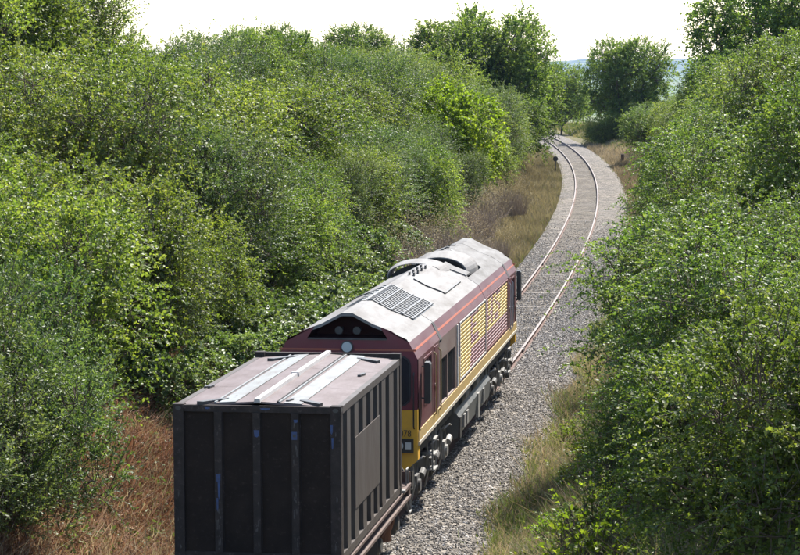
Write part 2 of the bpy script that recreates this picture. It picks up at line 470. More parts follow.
# track: two rails and the sleepers, one piece of the setting
track = thing("railway_track", (0, 0, 0), "single line of rusty rails with shiny tops curving left through the cutting", None)
tag(track, kind="structure")
def rail(side):
    yy = np.concatenate([np.arange(-10, 300, 1.0), np.arange(300, 440, 4)])
    sl = np.gradient(xc(yy), yy)
    prof = [(-.07, -.158), (.07, -.158), (.07, -.148), (.016, -.12), (.016, -.042), (.036, -.03), (.036, -.004), (.026, 0), (-.026, 0), (-.036, -.004), (-.036, -.03), (-.016, -.042), (-.016, -.12), (-.07, -.148)]
    k = len(prof); mb = MB()
    vs = []
    for y, s in zip(yy, sl):
        for a, z in prof:
            b = a + side * .7525
            vs.append((float(xc(y)) + b, y - b * s, z))
    fs, mi = [], []
    for i in range(len(yy) - 1):
        for j in range(k):
            fs.append((i * k + j, i * k + (j + 1) % k, (i + 1) * k + (j + 1) % k, (i + 1) * k + j)); mi.append(1 if j in (6, 7, 8) else 0)
    me = bpy.data.meshes.new("rail"); me.from_pydata(vs, [], fs)
    me.materials.append(RAILSIDE); me.materials.append(RAILTOP)
    me.polygons.foreach_set("material_index", mi)
    bm = bmesh.new(); bm.from_mesh(me); bmesh.ops.recalc_face_normals(bm, faces=bm.faces); bm.to_mesh(me); bm.free()
    return link("rail", me, None, track)
fp = MB().box(.018, .05, -.26, .26, -.125, -.03).box(-.05, -.018, -.26, .26, -.125, -.03).box(-.037, .037, -.05, .05, -.02, .0035)
fpm = None
for s in (-1, 1):
    rl = rail(s)
    for y in np.arange(38.9, 270, 15.4):
        x = float(xc(y)); a = math.atan(float((xc(y + .5) - xc(y - .5))))
        if fpm is None:
            o = fp.build("fishplate", PLATE, rl); fpm = o.data
        else:
            o = link("fishplate", fpm, None, rl)
        o.location = (x + s * .7525 * math.cos(a), y - s * .7525 * math.sin(a), 0); o.rotation_euler = (0, 0, -a)
rg = np.random.default_rng(2)
slm = None
for y in np.arange(62, 272, .76):
    x = float(xc(y)); a = math.atan(float((xc(y + .5) - xc(y - .5))))
    if slm is None:
        o = MB().prism([(-1.3, -.30), (1.3, -.30), (1.3, -.185), (1.27, -.165), (-1.27, -.165), (-1.3, -.185)], -.125, .125).build("sleeper", TIMBER, track); slm = o.data
    else: o = link("sleeper", slm, None, track)
    o.location = (x, y, rg.normal(-.021, .007)); o.rotation_euler = (0, 0, -a + rg.normal(0, .008))

# ------------------------------------------------------------------ locomotive (local y = 0 at the cab end nearest the camera)
Y1, LL = 42.48, 19.1
loco = thing("diesel_locomotive", (0, Y1, 0), "maroon and gold diesel locomotive with pale dusty roof hauling the container wagon", "locomotive")
PROF = [(-1.32, 3.05), (-1.16, 3.36), (-.83, 3.57), (-.48, 3.70), (-.10, 3.9), (.10, 3.9), (.48, 3.70), (.83, 3.57), (1.16, 3.36), (1.32, 3.05)]
def roofz(x): return float(np.interp(x, [a for a, b in PROF], [b for a, b in PROF]))

def wall(name, mat, x, sgn, y0, y1, z0, z1, holes, parent):
    """side wall sheet, 50 mm thick, with real openings"""
    ysb = sorted({y0, y1, *[h[0] for h in holes], *[h[1] for h in holes]})
    zsb = sorted({z0, z1, *[h[2] for h in holes], *[h[3] for h in holes]})
    mb = MB(); xi = x - sgn * .05
    inh = lambda a, b: any(h[0] < a < h[1] and h[2] < b < h[3] for h in holes)
    for a, b in zip(ysb[:-1], ysb[1:]):
        for c, d in zip(zsb[:-1], zsb[1:]):
            if not inh((a + b) / 2, (c + d) / 2):
                mb.add([(x, a, c), (x, b, c), (x, b, d), (x, a, d)], [(0, 1, 2, 3) if sgn > 0 else (3, 2, 1, 0)])
    for a, b, c, d in holes:
        for p0, p1 in (((a, c), (b, c)), ((b, c), (b, d)), ((b, d), (a, d)), ((a, d), (a, c))):
            mb.add([(x, *p0), (x, *p1), (xi, *p1), (xi, *p0)], [(0, 1, 2, 3) if sgn < 0 else (3, 2, 1, 0)])
    return mb.build(name, mat, parent, fix=False)

LETTERS = {'E': ["1111", "1000", "1000", "1110", "1000", "1000", "1111"], 'W': ["1001", "1001", "1001", "1001", "1011", "1101", "1001"], 'S': ["0111", "1000", "1000", "0110", "0001", "0001", "1110"]}
def slat_maroon(y, z):
    if z < 2.24 and y > 8.45 + (z - 2.0) * .6: return True
    for ch, a, b in (('E', 8.5, 10.0), ('W', 11.75, 13.1), ('S', 13.45, 14.8)):
        if a < y < b and 2.34 < z < 2.95:
            c = min(3, int((y - a) / (b - a) * 4)); rw = 6 - min(6, int((z - 2.34) / .61 * 7))
            if LETTERS[ch][rw][c] == '1': return True
    return False

for sgn in (1, -1):
    X = 1.32 * sgn
    holes_cab = [(.90, 1.90, 2.10, 2.92)]
    wall("cab_side", MAROON, X, sgn, .10, 3.05, 1.70, 3.05, holes_cab, loco)
    wall("intake_bay_side", GRIMEP, X, sgn, 3.05, 6.05, 1.70, 3.05, [(3.22, 4.36, 1.73, 2.62), (4.46, 5.69, 1.73, 2.62)], loco)
    wall("engine_bay_side", MAROON, X, sgn, 6.05, 16.95, 1.70, 3.05, [(6.56, 11.52, 1.80, 3.0), (11.68, 16.61, 1.80, 3.0)], loco)
    wall("cab_side", MAROON, X, sgn, 16.95, 19.0, 1.70, 3.05, [(17.75, 18.4, 2.2, 2.92)], loco)
    xi = X - sgn * .05
    for a, b, c, d in holes_cab + [(17.75, 18.4, 2.2, 2.92)]:
        wn = BX("cab_window", GLASS, loco, min(xi, xi - sgn * .02), max(xi, xi - sgn * .02), a, b, c, d)
        fr = MB()
        x0, x1 = sorted((X, X + sgn * .012))
        for bb in ((a - .05, b + .05, d, d + .045), (a - .05, b + .05, c - .045, c), (a - .05, a, c, d), (b, b + .05, c, d), ((a + b) / 2 - .018, (a + b) / 2 + .018, c, d)):
            fr.box(x0, x1, *bb)
        fr.build("window_frame", MAROON, wn)
    for a, b in ((3.22, 4.36), (4.46, 5.69)):
        pn = BX("intake_screen", INTAKE, loco, min(xi, xi - sgn * .02), max(xi, xi - sgn * .02), a, b, 1.73, 2.62)
        mb = MB()
        for k in range(1, 9):
            yy = a + (b - a) * k / 9
            mb.box(*sorted((xi, xi + sgn * .012)), yy - .012, yy + .012, 1.73, 2.62)
        mb.build("screen_bar", BLACKM, pn)
    # grille slats, each its own piece
    for a, b in ((6.56, 11.52), (11.68, 16.61)):
        BX("grille_backing", INTAKE, loco, min(xi, xi - sgn * .02), max(xi, xi - sgn * .02), a, b, 1.80, 3.0)
        z = 1.815
        while z < 2.97:
            mb = MB(); cells = np.arange(a + .02, b - .02, .09)
            run0, cur = cells[0], slat_maroon(cells[0], z + .025)
            for c in list(cells[1:]) + [None]:
                nx = None if c is None else slat_maroon(c, z + .025)
                if c is None or nx != cur:
                    e = c if c is not None else b - .02
                    mb.mi = 1 if cur else 0
                    xa, xb = X - sgn * .022, X + sgn * .004
                    mb.prism([(xa, z + .030), (xb, z), (xb, z + .043), (xa, z + .056)], run0, e)
                    run0, cur = c, nx
            mb.build("grille_slat", [SLAT_Y, SLAT_M], loco)
            z += .0835
        fr = MB()
        x0, x1 = sorted((X, X + sgn * .014))
        for bb in ((a - .06, b + .06, 3.0, 3.03), (a - .06, b + .06, 1.765, 1.80), (a - .06, a, 1.80, 3.0), (b, b + .06, 1.80, 3.0)):
            fr.box(x0, x1, *bb)
        fr.build("grille_frame", SLAT_M if a > 9 else SILVER, loco)
    for ys_ in (6.2, 16.78, 3.12, 5.85):
        BX('panel_seam', BLACKM, loco, *sorted((X, X + sgn * .003)), ys_, ys_ + .018, 1.72, 3.03)
    # uprights, bands, handrails
    x0, x1 = sorted((X, X + sgn * .02))
    BX("bay_upright", SILVER, loco, x0, x1, 6.02, 6.12, 1.72, 3.03)
    BX("bay_upright", GOLD, loco, x0, x1, 6.28, 6.36, 1.72, 2.3)
    BX("gold_band", GOLD, loco, min(X - sgn * .06, X + sgn * .016), max(X - sgn * .06, X + sgn * .016), .06, 19.0, 1.50, 1.70)
    BX("cream_sill", CREAM, loco, min(X - sgn * .2, X + sgn * .03), max(X - sgn * .2, X + sgn * .03), .04, 19.02, 1.43, 1.497)
    for yy in (2.26, 2.95, 17.0, 17.6):
        MB().tube([(X, yy, 1.66), (X + sgn * .055, yy, 1.72), (X + sgn * .055, yy, 2.86), (X, yy, 2.92)], .017).build("handrail", GOLD if yy < 10 else SILVER, loco)
    for y0 in (2.34, 17.06):
        d = BX("cab_door", MAROON, loco, *sorted((X, X + sgn * .014)), y0, y0 + .52, 1.72, 3.0)
        BX("door_handle", SILVER, d, *sorted((X + sgn * .014, X + sgn * .04)), y0 + .06, y0 + .16, 2.22, 2.27)
    for yy, zz in ((.5, 2.15), (18.55, 2.30)):
        mr = MB().prism([(X + sgn * .06, zz), (X + sgn * .15, zz), (X + sgn * .17, zz + .04), (X + sgn * .17, zz + .74), (X + sgn * .14, zz + .78), (X + sgn * .06, zz + .78)], yy, yy + .22).build("wing_mirror", BLACKM, loco)
        for dz in (.10, .70): MB().tube([(X - sgn * .01, yy + .05, zz + dz), (X + sgn * .09, yy + .05, zz + dz)], .015).build("mirror_bracket", BLACKM, mr)

# roof in three lengths with a gap at each joint, radiator recess left open
RB = (11.7, 14.45, -.62, .90)   # recess y0,y1,x0,x1
def roof_piece(a, b, mat, hole=None):
    xs = [x for x, z in PROF]
    px = sorted({*xs[1:-1], *([hole[2], hole[3]] if hole else [])})
    py = sorted({a, b, *([hole[0], hole[1]] if hole else [])})
    mb = MB()
    for c, d in zip(py[:-1], py[1:]):
        for e, f in zip(px[:-1], px[1:]):
            if hole and hole[0] <= c < hole[1] and hole[2] <= e < hole[3]: continue
            mb.add([(e, c, roofz(e)), (f, c, roofz(f)), (f, d, roofz(f)), (e, d, roofz(e))], [(0, 1, 2, 3)])
    # turned-down edge at each end so that the sheet has thickness
    for yy in (a, b):
        for e, f in zip(px[:-1], px[1:]):
            mb.add([(e, yy, roofz(e)), (f, yy, roofz(f)), (f, yy, roofz(f) - .06), (e, yy, roofz(e) - .06)], [(0, 1, 2, 3)])
    return mb.build("roof_panel", mat, loco, fix=False)
def cant_piece(a, b):
    ex, ez = .31, .16
    nl = math.hypot(ex, ez); nx_, nz_ = ex / nl * .006, ez / nl * .006
    for s in (1, -1):
        mb = MB()
        mb.add([(1.16 * s, a, 3.36), (1.32 * s, a, 3.05), (1.32 * s, b, 3.05), (1.16 * s, b, 3.36)], [(0, 1, 2, 3)])
        for yy in (a, b):
            mb.add([(1.16 * s, yy, 3.36), (1.32 * s, yy, 3.05), (1.26 * s, yy, 3.03), (1.12 * s, yy, 3.32)], [(0, 1, 2, 3)])
        o = mb.build("cantrail", CANT, loco, fix=False)
        t0, t1 = .46, .58
        P = [(1.16 + .16 * t, 3.36 - .31 * t) for t in (t0, t1)]
        MB().prism([(s * P[0][0], P[0][1]), (s * P[1][0], P[1][1]), (s * (P[1][0] + nx_), P[1][1] + nz_), (s * (P[0][0] + nx_), P[0][1] + nz_)], a + .02, b - .02).build("orange_stripe", ORANGE, o)
for a, b, mt, hl_ in ((0.0, 3.42, ROOF, None), (3.47, 11.47, ROOF, None), (11.52, 17.2, ROOF_FAR, RB), (17.24, 19.1, ROOF_FAR, None)):
    roof_piece(a, b, mt, hl_); cant_piece(a, b)
liner = MB()
lp = [(x * .97, z - .045) for x, z in PROF]
for a, b in ((.6, 11.6), (14.55, 19.0)):
    for (e, ze), (f, zf) in zip(lp[:-1], lp[1:]):
        liner.add([(e, a, ze), (f, a, zf), (f, b, zf), (e, b, ze)], [(0, 1, 2, 3)])
liner.build("roof_liner", BLACKM, loco, fix=False)
# dark notches across the cantrail where modules meet
for yy in (3.20, 16.95):
    for s in (1, -1):
        MB().prism([(s * 1.13, 3.37), (s * 1.322, 2.99), (s * 1.335, 3.03), (s * 1.165, 3.375)], yy, yy + .26).build("joint_cover", RUBBER, loco)
# near roof grille: frame, bars and cross slats
gx0, gx1, gy0, gy1 = .0, .92, 2.32, 5.35
tray = MB(); fine = []
for e, f in zip([.0, .1, .48, .83], [.1, .48, .83, .92]):
    tray.add([(e, gy0, roofz(e) + .006), (f, gy0, roofz(f) + .006), (f, gy1, roofz(f) + .006), (e, gy1, roofz(e) + .006)], [(0, 1, 2, 3)])
gr = tray.build("roof_grille", INTAKE, loco, fix=False)
def strip_along_x(name, mat, par, y0, y1, xa, xb, h0, h1):
    xs = sorted({xa, xb, *[x for x, z in PROF if xa < x < xb]})
    mb = MB()
    for e, f in zip(xs[:-1], xs[1:]):
        vs = [(e, y0, roofz(e) + h0), (f, y0, roofz(f) + h0), (f, y1, roofz(f) + h0), (e, y1, roofz(e) + h0)]
        vs += [(x, y, z + h1 - h0) for x, y, z in vs]
        mb.add(vs, [(0, 3, 2, 1), (4, 5, 6, 7), (0, 1, 5, 4), (1, 2, 6, 5), (2, 3, 7, 6), (3, 0, 4, 7)])
    return mb.build(name, mat, par)
for k in range(15):
    yy = gy0 + .06 + (gy1 - gy0 - .12) * k / 14
    strip_along_x("grille_bar", UNDER2, gr, yy - .03, yy + .03, gx0 + .02, gx1 - .02, .008, .026)
for xx in (.02, .25, .48, .70, .90):
    MB().box(xx - .018, xx + .018, gy0, gy1, roofz(xx) + .02, roofz(xx) + .042).build("grille_rib", UNDER2, gr)
lt = MB()
for e, f in zip([-.46, -.1], [-.1, -.02]):
    lt.add([(e, gy0, roofz(e) + .012), (f, gy0, roofz(f) + .012), (f, gy1, roofz(f) + .012), (e, gy1, roofz(e) + .012)], [(0, 1, 2, 3)])
lt.build("louvre_panel", paint("roof_louvre_grey", (.22, .23, .23), (.12, .12, .115), .5, 4, .5), loco, fix=False)
for k in range(9):
    yy = gy0 + .15 + k * .34
    strip_along_x("louvre", GREYP, loco, yy, yy + .09, -.42, -.06, .014, .035)
# hatch with dark outline, lifting lugs
strip_along_x("roof_hatch", ROOF, loco, 7.5, 10.25, .22, .87, .004, .03)
strip_along_x("hatch_gasket", BLACKM, loco, 7.43, 7.495, .20, .89, .003, .034)
strip_along_x("hatch_gasket", BLACKM, loco, 7.5, 10.25, .873, .895, .003, .034)
for k in range(4):
    for xx in (.02, .12):
        BX("lifting_lug", BLACKM, loco, xx, xx + .03, 7.9 + .62 * k, 8.05 + .62 * k, roofz(xx) - .01, roofz(xx) + .07)
strip_along_x("roof_seam", BLACKM, loco, 6.1, 6.3, -.95, -.35, .003, .025)
strip_along_x("exhaust_slot", BLACKM, loco, 14.55, 14.78, .12, .62, .003, .05)
strip_along_x("vent_slot", BLACKM, loco, 15.6, 15.75, -.55, -.05, .003, .03)
strip_along_x("vent_slot", BLACKM, loco, 16.4, 16.62, -.62, .0, .003, .03)
# radiator recess tray with fan and the two arched cowls
y0, y1, x0, x1 = RB
MB().box(x0 + .002, x1 - .002, y0 + .002, y1 - .002, 3.18, 3.2).build("recess_floor", BLACKM, loco)
mb = MB()
for (ax, ay), (bx_, by_) in (((x0, y0), (x1, y0)), ((x1, y0), (x1, y1)), ((x1, y1), (x0, y1)), ((x0, y1), (x0, y0))):
    if ay == by_:
        for e, f in zip(sorted({x0, x1, *[x for x, z in PROF if x0 < x < x1]})[:-1], sorted({x0, x1, *[x for x, z in PROF if x0 < x < x1]})[1:]):
            mb.add([(e, ay, 3.2), (f, ay, 3.2), (f, ay, roofz(f)), (e, ay, roofz(e))], [(0, 1, 2, 3)])
    else: mb.add([(ax, ay, 3.2), (bx_, by_, 3.2), (bx_, by_, roofz(bx_)), (ax, ay, roofz(ax))], [(0, 1, 2, 3)])
mb.build("recess_wall", UNDER, loco, fix=False)
fan = MB()
for k in range(8):
    a = k * math.pi / 4
    c, s = math.cos(a), math.sin(a)
    fan.add([(.14 + c * .1 - s * .05, 13.1 + s * .1 + c * .05, 3.36), (.14 + c * .62 - s * .12, 13.1 + s * .62 + c * .12, 3.40), (.14 + c * .62 + s * .12, 13.1 + s * .62 - c * .12, 3.33), (.14 + c * .1 + s * .05, 13.1 + s * .1 - c * .05, 3.32)], [(0, 1, 2, 3)])
fan.cyl((.14, 13.1, 3.2), (.14, 13.1, 3.42), .12)
fan.build("radiator_fan", UNDER, loco)
def cowl(cxx, yy, hw, zb, hgt, ln, th, mat):
    mb = MB(); K = 18
    def arc(w_, h_): return [(cxx + w_ * math.cos(math.pi * (1 - k / K)), zb + h_ * math.sin(math.pi * k / K) ** .8) for k in range(K + 1)]
    o, i = arc(hw, hgt), arc(hw - th, hgt - th * .55)
    for k in range(K):
        vs = [(*o[k], 0), (*o[k + 1], 0), (*i[k + 1], 0), (*i[k], 0)]
        e = [(i[k][0] * .75 + o[k][0] * .25, i[k][1] * .75 + o[k][1] * .25), (i[k + 1][0] * .75 + o[k + 1][0] * .25, i[k + 1][1] * .75 + o[k + 1][1] * .25)]
        q = [(e[0][0], yy, e[0][1]), (e[1][0], yy, e[1][1]), (*[i[k + 1][0]], yy, i[k + 1][1]), (i[k][0], yy, i[k][1])]
        q += [(a, yy + ln, b) for a, b, _ in vs] + [(o[k][0], yy + ln * .6, o[k][1]), (o[k + 1][0], yy + ln * .6, o[k + 1][1])]
        mb.add(q, [(0, 1, 2, 3), (7, 6, 5, 4), (0, 8, 9, 1), (8, 4, 5, 9), (3, 2, 6, 7)])
    return mb.build("arched_cowl", mat, loco, fix=True)
cowl(-.22, 10.75, .74, 3.56, .40, .95, .09, ROOF)
MB().prism([(-.86 + 1.28 * k / 10, 3.585 + .29 * math.sin(math.pi * k / 10) ** .8) for k in range(11)], 11.02, 11.06).build("cowl_backing", BLACKM, loco)
cowl(.06, 12.85, .80, 3.46, .50, 1.3, .16, ROOF)
MB().prism([(-.66 + 1.44 * k / 10, 3.40 + .40 * math.sin(math.pi * k / 10) ** .8) for k in range(11)], 13.3, 13.34).build("cowl_backing", BLACKM, loco)
strip_along_x("roof_walkway", ROOF_FAR, loco, 11.56, 12.35, .28, .86, -.002, .03)

# cab ends
def cab_end(y, s):
    """s=-1: faces the camera; s=+1 far end"""
    d = -s
    yb = y + d * .12
    # maroon face polygons with an opening under the roof brow
    mb = MB()
    Z0 = 3.42
    def quad(pts): mb.add([(a, y - d * .006, b) for a, b in pts], [tuple(range(len(pts)))])
    quad([(-1.32, 2.1), (1.32, 2.1), (1.32, 3.05), (-1.32, 3.05)])
    quad([(-1.32, 3.05), (1.32, 3.05), (1.16, 3.36), (1.12, 3.42), (-1.12, 3.42), (-1.16, 3.36)])
    quad([(.76, 3.42), (1.12, 3.42), (1.16, 3.36), (.83, 3.57), (.62, 3.64)])
    quad([(-.76, 3.42), (-.62, 3.64), (-.83, 3.57), (-1.16, 3.36), (-1.12, 3.42)])
    quad([(-.62, 3.64), (.62, 3.64), (.48, 3.70), (.10, 3.9), (-.10, 3.9), (-.48, 3.70)]) if s > 0 else None
    mb.build("cab_front", MAROON_END, loco)
    # recess under the brow
    yi = y + d * .55
    rc = MB()
    rim = [(-.76, 3.42), (.76, 3.42), (.62, 3.635), (.46, 3.69), (.10, 3.87), (-.10, 3.87), (-.46, 3.69), (-.62, 3.635)]
    n = len(rim)
    rc.add([(a, y, b) for a, b in rim] + [(a * .9, yi, b - (.05 if b > 3.5 else -.02)) for a, b in rim], [(i, (i + 1) % n, n + (i + 1) % n, n + i) for i in range(n)] + [tuple(range(n, 2 * n))])
    if s < 0: rc.build("horn_recess", paint("dark_maroon_recess", (.035, .012, .012), (.03, .024, .02), .5, 3, .7, .1), loco)
    if s < 0:
        for xx in (-.18, .16):
            MB().cyl((xx, y + d * .5, 3.56), (xx, y + d * .12, 3.56), .03, .075).build("air_horn", BLACKM, loco)
        BX("brow_lip", UNDER, loco, -.74, .74, y - .03, y, 3.40, 3.43)
    # lower yellow panel with cut corners
    yl = MB().prism([(-1.32, 2.1), (-1.32, 1.16), (-1.05, .92), (1.05, .92), (1.32, 1.16), (1.32, 2.1)], y, y + d * .25).build("yellow_nose", YELLOW, loco)
    ya, yb2 = sorted((y - d * .014, y - d * .0065))
    BX("orange_stripe", ORANGE, loco, -1.29, -.14, ya, yb2, 3.20, 3.235)
    BX("orange_stripe", ORANGE, loco, .14, 1.29, ya, yb2, 3.20, 3.235)
    lampo = MB().cyl((0, y, 3.27), (0, y - d * .05, 3.27), .115, n=20).build("headlight", UNDER, loco)
    MB().cyl((0, y - d * .05, 3.27), (0, y - d * .065, 3.27), .095, n=20).build("lens", LENS, lampo)
    for sx in (-1, 1):
        # windscreen with rounded outer corners
        P = [(.12, 2.20), (1.06, 2.20), (1.15, 2.28), (1.17, 2.40), (1.17, 2.92), (1.14, 3.02), (1.05, 3.08), (.12, 3.08)]
        P = [(sx * a, b) for a, b in P]
        wn = MB().prism(P, y - d * .010, y + d * .02).build("windscreen", GLASS, loco)
        c = (sx * .65, 2.64)
        rim = MB()
        Q = [(c[0] + (a - c[0]) * 1.06, c[1] + (b - c[1]) * 1.06) for a, b in P]
        n = len(P)
        for i in range(n):
            j = (i + 1) % n
            rim.add([(*P[i], 0), (*P[j], 0), (*Q[j], 0), (*Q[i], 0)], [(0, 1, 2, 3)])
        rim.v = [(a, y - d * .013, b) for a, b, _ in rim.v]
        rim.build("window_gasket", RUBBER, wn)
        MB().tube([(sx * .5, y - d * .03, 2.2), (sx * .75, y - d * .03, 2.85)], .012).build("windscreen_wiper", BLACKM, wn)
        lb = MB().prism([(sx * .86, 1.30), (sx * 1.24, 1.30), (sx * 1.24, 1.56), (sx * .86, 1.56)], y, y - d * .05).build("lamp_cluster", BLACKM, loco)
        MB().cyl((sx * .97, y - d * .05, 1.43), (sx * .97, y - d * .065, 1.43), .085, n=16).build("lens", LENS, lb)
        BX("lens", LENS, lb, min(sx * 1.09, sx * 1.2), max(sx * 1.09, sx * 1.2), *sorted((y - d * .05, y - d * .062)), 1.36, 1.50)
        MB().tube([(sx * 1.25, y, 1.75), (sx * 1.25, y - d * .06, 1.8), (sx * 1.25, y - d * .06, 2.75), (sx * 1.25, y, 2.8)], .014).build("handrail", BLACKM, loco)
        bf = MB().cyl((sx * .87, y + d * .1, 1.05), (sx * .87, y - d * .34, 1.05), .12).cyl((sx * .87, y - d * .34, 1.05), (sx * .87, y - d * .56, 1.05), .08).cyl((sx * .87, y - d * .56, 1.05), (sx * .87, y - d * .60, 1.05), .23, n=20).build("buffer", UNDER, loco)
        MB().tube([(sx * .45, y, .9), (sx * .45, y - d * .15, .85), (sx * .42, y - d * .22, .55), (sx * .40, y - d * .1, .35)], .025).build("brake_hose", RUBBER, loco)
    BX("buffer_beam", BLACKM, loco, -1.2, 1.2, *sorted((y + d * .08, y + d * .3)), .62, .93)
    BX("snow_plough", UNDER, loco, -1.15, 1.15, *sorted((y + d * .15, y + d * .22)), .2, .6)
    MB().box(-.05, .05, *sorted((y, y - d * .5)), 1.0, 1.1).build("coupling_hook", BLACKM, loco)
cab_end(0.0, -1)
cab_end(19.0, 1)
# number on the yellow panel
cu = bpy.data.curves.new("number", 'FONT'); cu.body = "078"; cu.size = .175; cu.extrude = .002; cu.align_x = 'RIGHT'
tmp = bpy.data.objects.new("number", cu); COL.objects.link(tmp)
nme = bpy.data.meshes.new_from_object(tmp)
bpy.data.objects.remove(tmp); bpy.data.curves.remove(cu)
no_ = bpy.data.objects.new("number", nme); COL.objects.link(no_); no_.parent = loco
no_.location = (1.20, -.006, 1.60); no_.rotation_euler = (math.pi / 2, 0, 0); no_.scale = (.86, 1, 1)
nme.materials.clear(); nme.materials.append(BLACKM)

# underframe, tank and bogies
BX("underframe", UNDER, loco, -1.2, 1.2, .3, 18.8, 1.12, 1.43)
tank = MB().prism([(-1.0, .38), (1.0, .38), (1.24, .52), (1.28, .95), (1.16, 1.12), (-1.16, 1.12), (-1.28, .95), (-1.24, .52)], 6.7, 13.0).build("fuel_tank", TANKM, loco)
for sgn in (1, -1):
    for y0, y1, z0, z1, mt in ((7.5, 7.75, .62, .9, GREYP), (8.05, 8.3, .62, .9, GREYP), (10.2, 10.55, .42, .98, GREYP), (11.3, 11.5, .6, .95, GREYP), (6.75, 7.0, .5, .95, BLACKM)):
        MB().prism([(sgn * 1.235, z0), (sgn * 1.30, z0), (sgn * 1.305, z1), (sgn * 1.25, z1)], y0, y1).build("tank_plate", mt, tank)
    for ya, yb in ((7.3, 8.9), (9.4, 11.0)):
        rv = MB().cyl((sgn * 1.12, ya, 1.27), (sgn * 1.12, yb, 1.27), .17, n=16).build("air_reservoir", BLACKM, loco)
        MB().cyl((sgn * 1.12, ya + .55, 1.27), (sgn * 1.12, ya + 1.15, 1.27), .176, n=16).build("reservoir_band", GREYP, rv)
    for k, yy in enumerate((6.1, 11.4, 12.3, 12.9)):
        BX("equipment_box", UNDER if k % 2 else TANKM, loco, *sorted((sgn * .95, sgn * 1.24)), yy, yy + .42, 1.13, 1.4)

def bogie(parent, y, axles, wr, xf, long=True):
    bg_ = MB()
    hl2 = max(abs(a) for a in axles) + .75
    for s in (-1, 1):
        bg_.prism([(y - hl2, .58), (y - hl2, .92), (y - hl2 + .4, 1.0), (y - .5, .82), (y + .5, .82), (y + hl2 - .4, 1.0), (y + hl2, .92), (y + hl2, .58), (y + hl2 - .25, .55), (y, .52), (y - hl2 + .25, .55)], s * xf, s * (xf + .12), axis='x')
    bg_.box(-xf, xf, y - hl2, y - hl2 + .12, .6, .9).box(-xf, xf, y + hl2 - .12, y + hl2, .6, .9).box(-xf, xf, y - .3, y + .3, .5, .8)
    b = bg_.build("bogie", UNDER, parent)
    rg = random.Random(int(y * 10))
    for a in axles:
        ya = y + a
        wm = MB().cyl((-.75, ya, wr), (.75, ya, wr), .09)
        for s in (-1, 1):
            wm.cyl((s * .68, ya, wr), (s * .82, ya, wr), wr, n=24).cyl((s * .66, ya, wr), (s * .69, ya, wr), wr + .03, n=24)
        wm.build("wheelset", WHEELM, b)
        for s in (-1, 1):
            MB().box(*sorted((s * xf, s * (xf + .2))), ya - .17, ya + .17, wr - .17, wr + .2).cyl((s * (xf + .2), ya, wr), (s * (xf + .25), ya, wr), .12, n=14).build("axle_box", GREYP if rg.random() < .5 else UNDER, b)
            for dy in (-.32, .32):
                MB().cyl((s * (xf + .06), ya + dy, .5), (s * (xf + .06), ya + dy, .86), .085, n=10).build("spring", GREYP if rg.random() < .35 else UNDER, b)
            if long:
                MB().tube([(s * (xf + .16), ya - .55, 1.1), (s * (xf + .2), ya - .5, .6), (s * (xf + .1), ya - .45, .2)], .02).build("sand_pipe", GREYP, b)
                MB().cyl((s * (xf + .18), ya + .45, .62), (s * (xf + .18), ya + .72, .68), .08, n=12).build("brake_cylinder", GREYP if rg.random() < .2 else UNDER, b)
                MB().tube([(s * (xf + .15), ya + .1, .95), (s * (xf + .22), ya + .5, 1.0), (s * (xf + .2), ya + .9, .92)], .018).build("brake_pipe", GREYP, b)
    return b
for yb in (2.95, 16.1): bogie(loco, yb, (-2.05, 0, 2.05), .53, 1.0)
for sgn in (1, -1):     # cab steps
    for yb in (2.35, 17.05):
        st = MB().tube([(sgn * 1.28, yb, 1.43), (sgn * 1.28, yb, .55)], .018).tube([(sgn * 1.28, yb + .5, 1.43), (sgn * 1.28, yb + .5, .55)], .018)
        for z in (.55, .85, 1.15): st.box(*sorted((sgn * 1.15, sgn * 1.33)), yb, yb + .5, z, z + .03)
        st.build("cab_step", GREYP, loco)

# ------------------------------------------------------------------ wagon
Y0, CL, CW, CT, CB = 33.926, 6.06, 1.285, 3.41, 1.0
wag = thing("flat_wagon", (.07, Y0, 0), "rusty brown flat wagon carrying the dark container behind the locomotive", "wagon", rz=-.0044)
WE = 7.1
for s in (-1, 1):
    MB().prism([(s * 1.06, .74), (s * 1.30, .74), (s * 1.30, .79), (s * 1.14, .80), (s * 1.14, .93), (s * 1.30, .94), (s * 1.30, .985), (s * 1.06, .985)], -12, WE).build("side_sill", RUSTB, wag)
    for y in (-11.5, -6.3, -.1, 6.14):
        BX("container_stop", GREYP, wag, *sorted((s * 1.14, s * 1.33)), y, y + .1, .985, 1.03)
    BX("buffer_plate", RUSTB, wag, *sorted((s * .6, s * 1.28)), WE, WE + .03, .7, 1.2)
    MB().cyl((s * .87, WE + .03, 1.0), (s * .87, WE + .4, 1.0), .12).cyl((s * .87, WE + .4, 1.0), (s * .87, WE + .62, 1.0), .08).cyl((s * .87, WE + .62, 1.0), (s * .87, WE + .66, 1.0), .23, n=20).build("buffer", UNDER, wag)
    MB().tube([(s * 1.2, WE - .05, .74), (s * 1.26, WE - .02, .45), (s * 1.26, WE + .25, .45), (s * 1.2, WE + .28, .8)], .02).build("shunter_step", GREYP, wag)
    MB().tube([(s * 1.25, WE - .3, .99), (s * 1.25, WE - .3, 1.28), (s * 1.25, WE - .05, 1.28), (s * 1.25, WE - .05, .99)], .018).build("handrail", GREYP, wag)
for y in (-12, WE - .2):
    BX("headstock", RUSTB, wag, -1.28, 1.28, y, y + .2, .7, .984)
for k in range(13):
    y = -11.2 + k * 1.45
    BX("cross_member", UNDER, wag, -1.06, 1.06, y, y + .2, .76, .96)
BX("centre_sill", UNDER, wag, -.3, .3, -12, WE, .6, .955)
BX("deck_plate", RUSTB, wag, -1.3, 1.3, 6.3, WE, .986, .998)
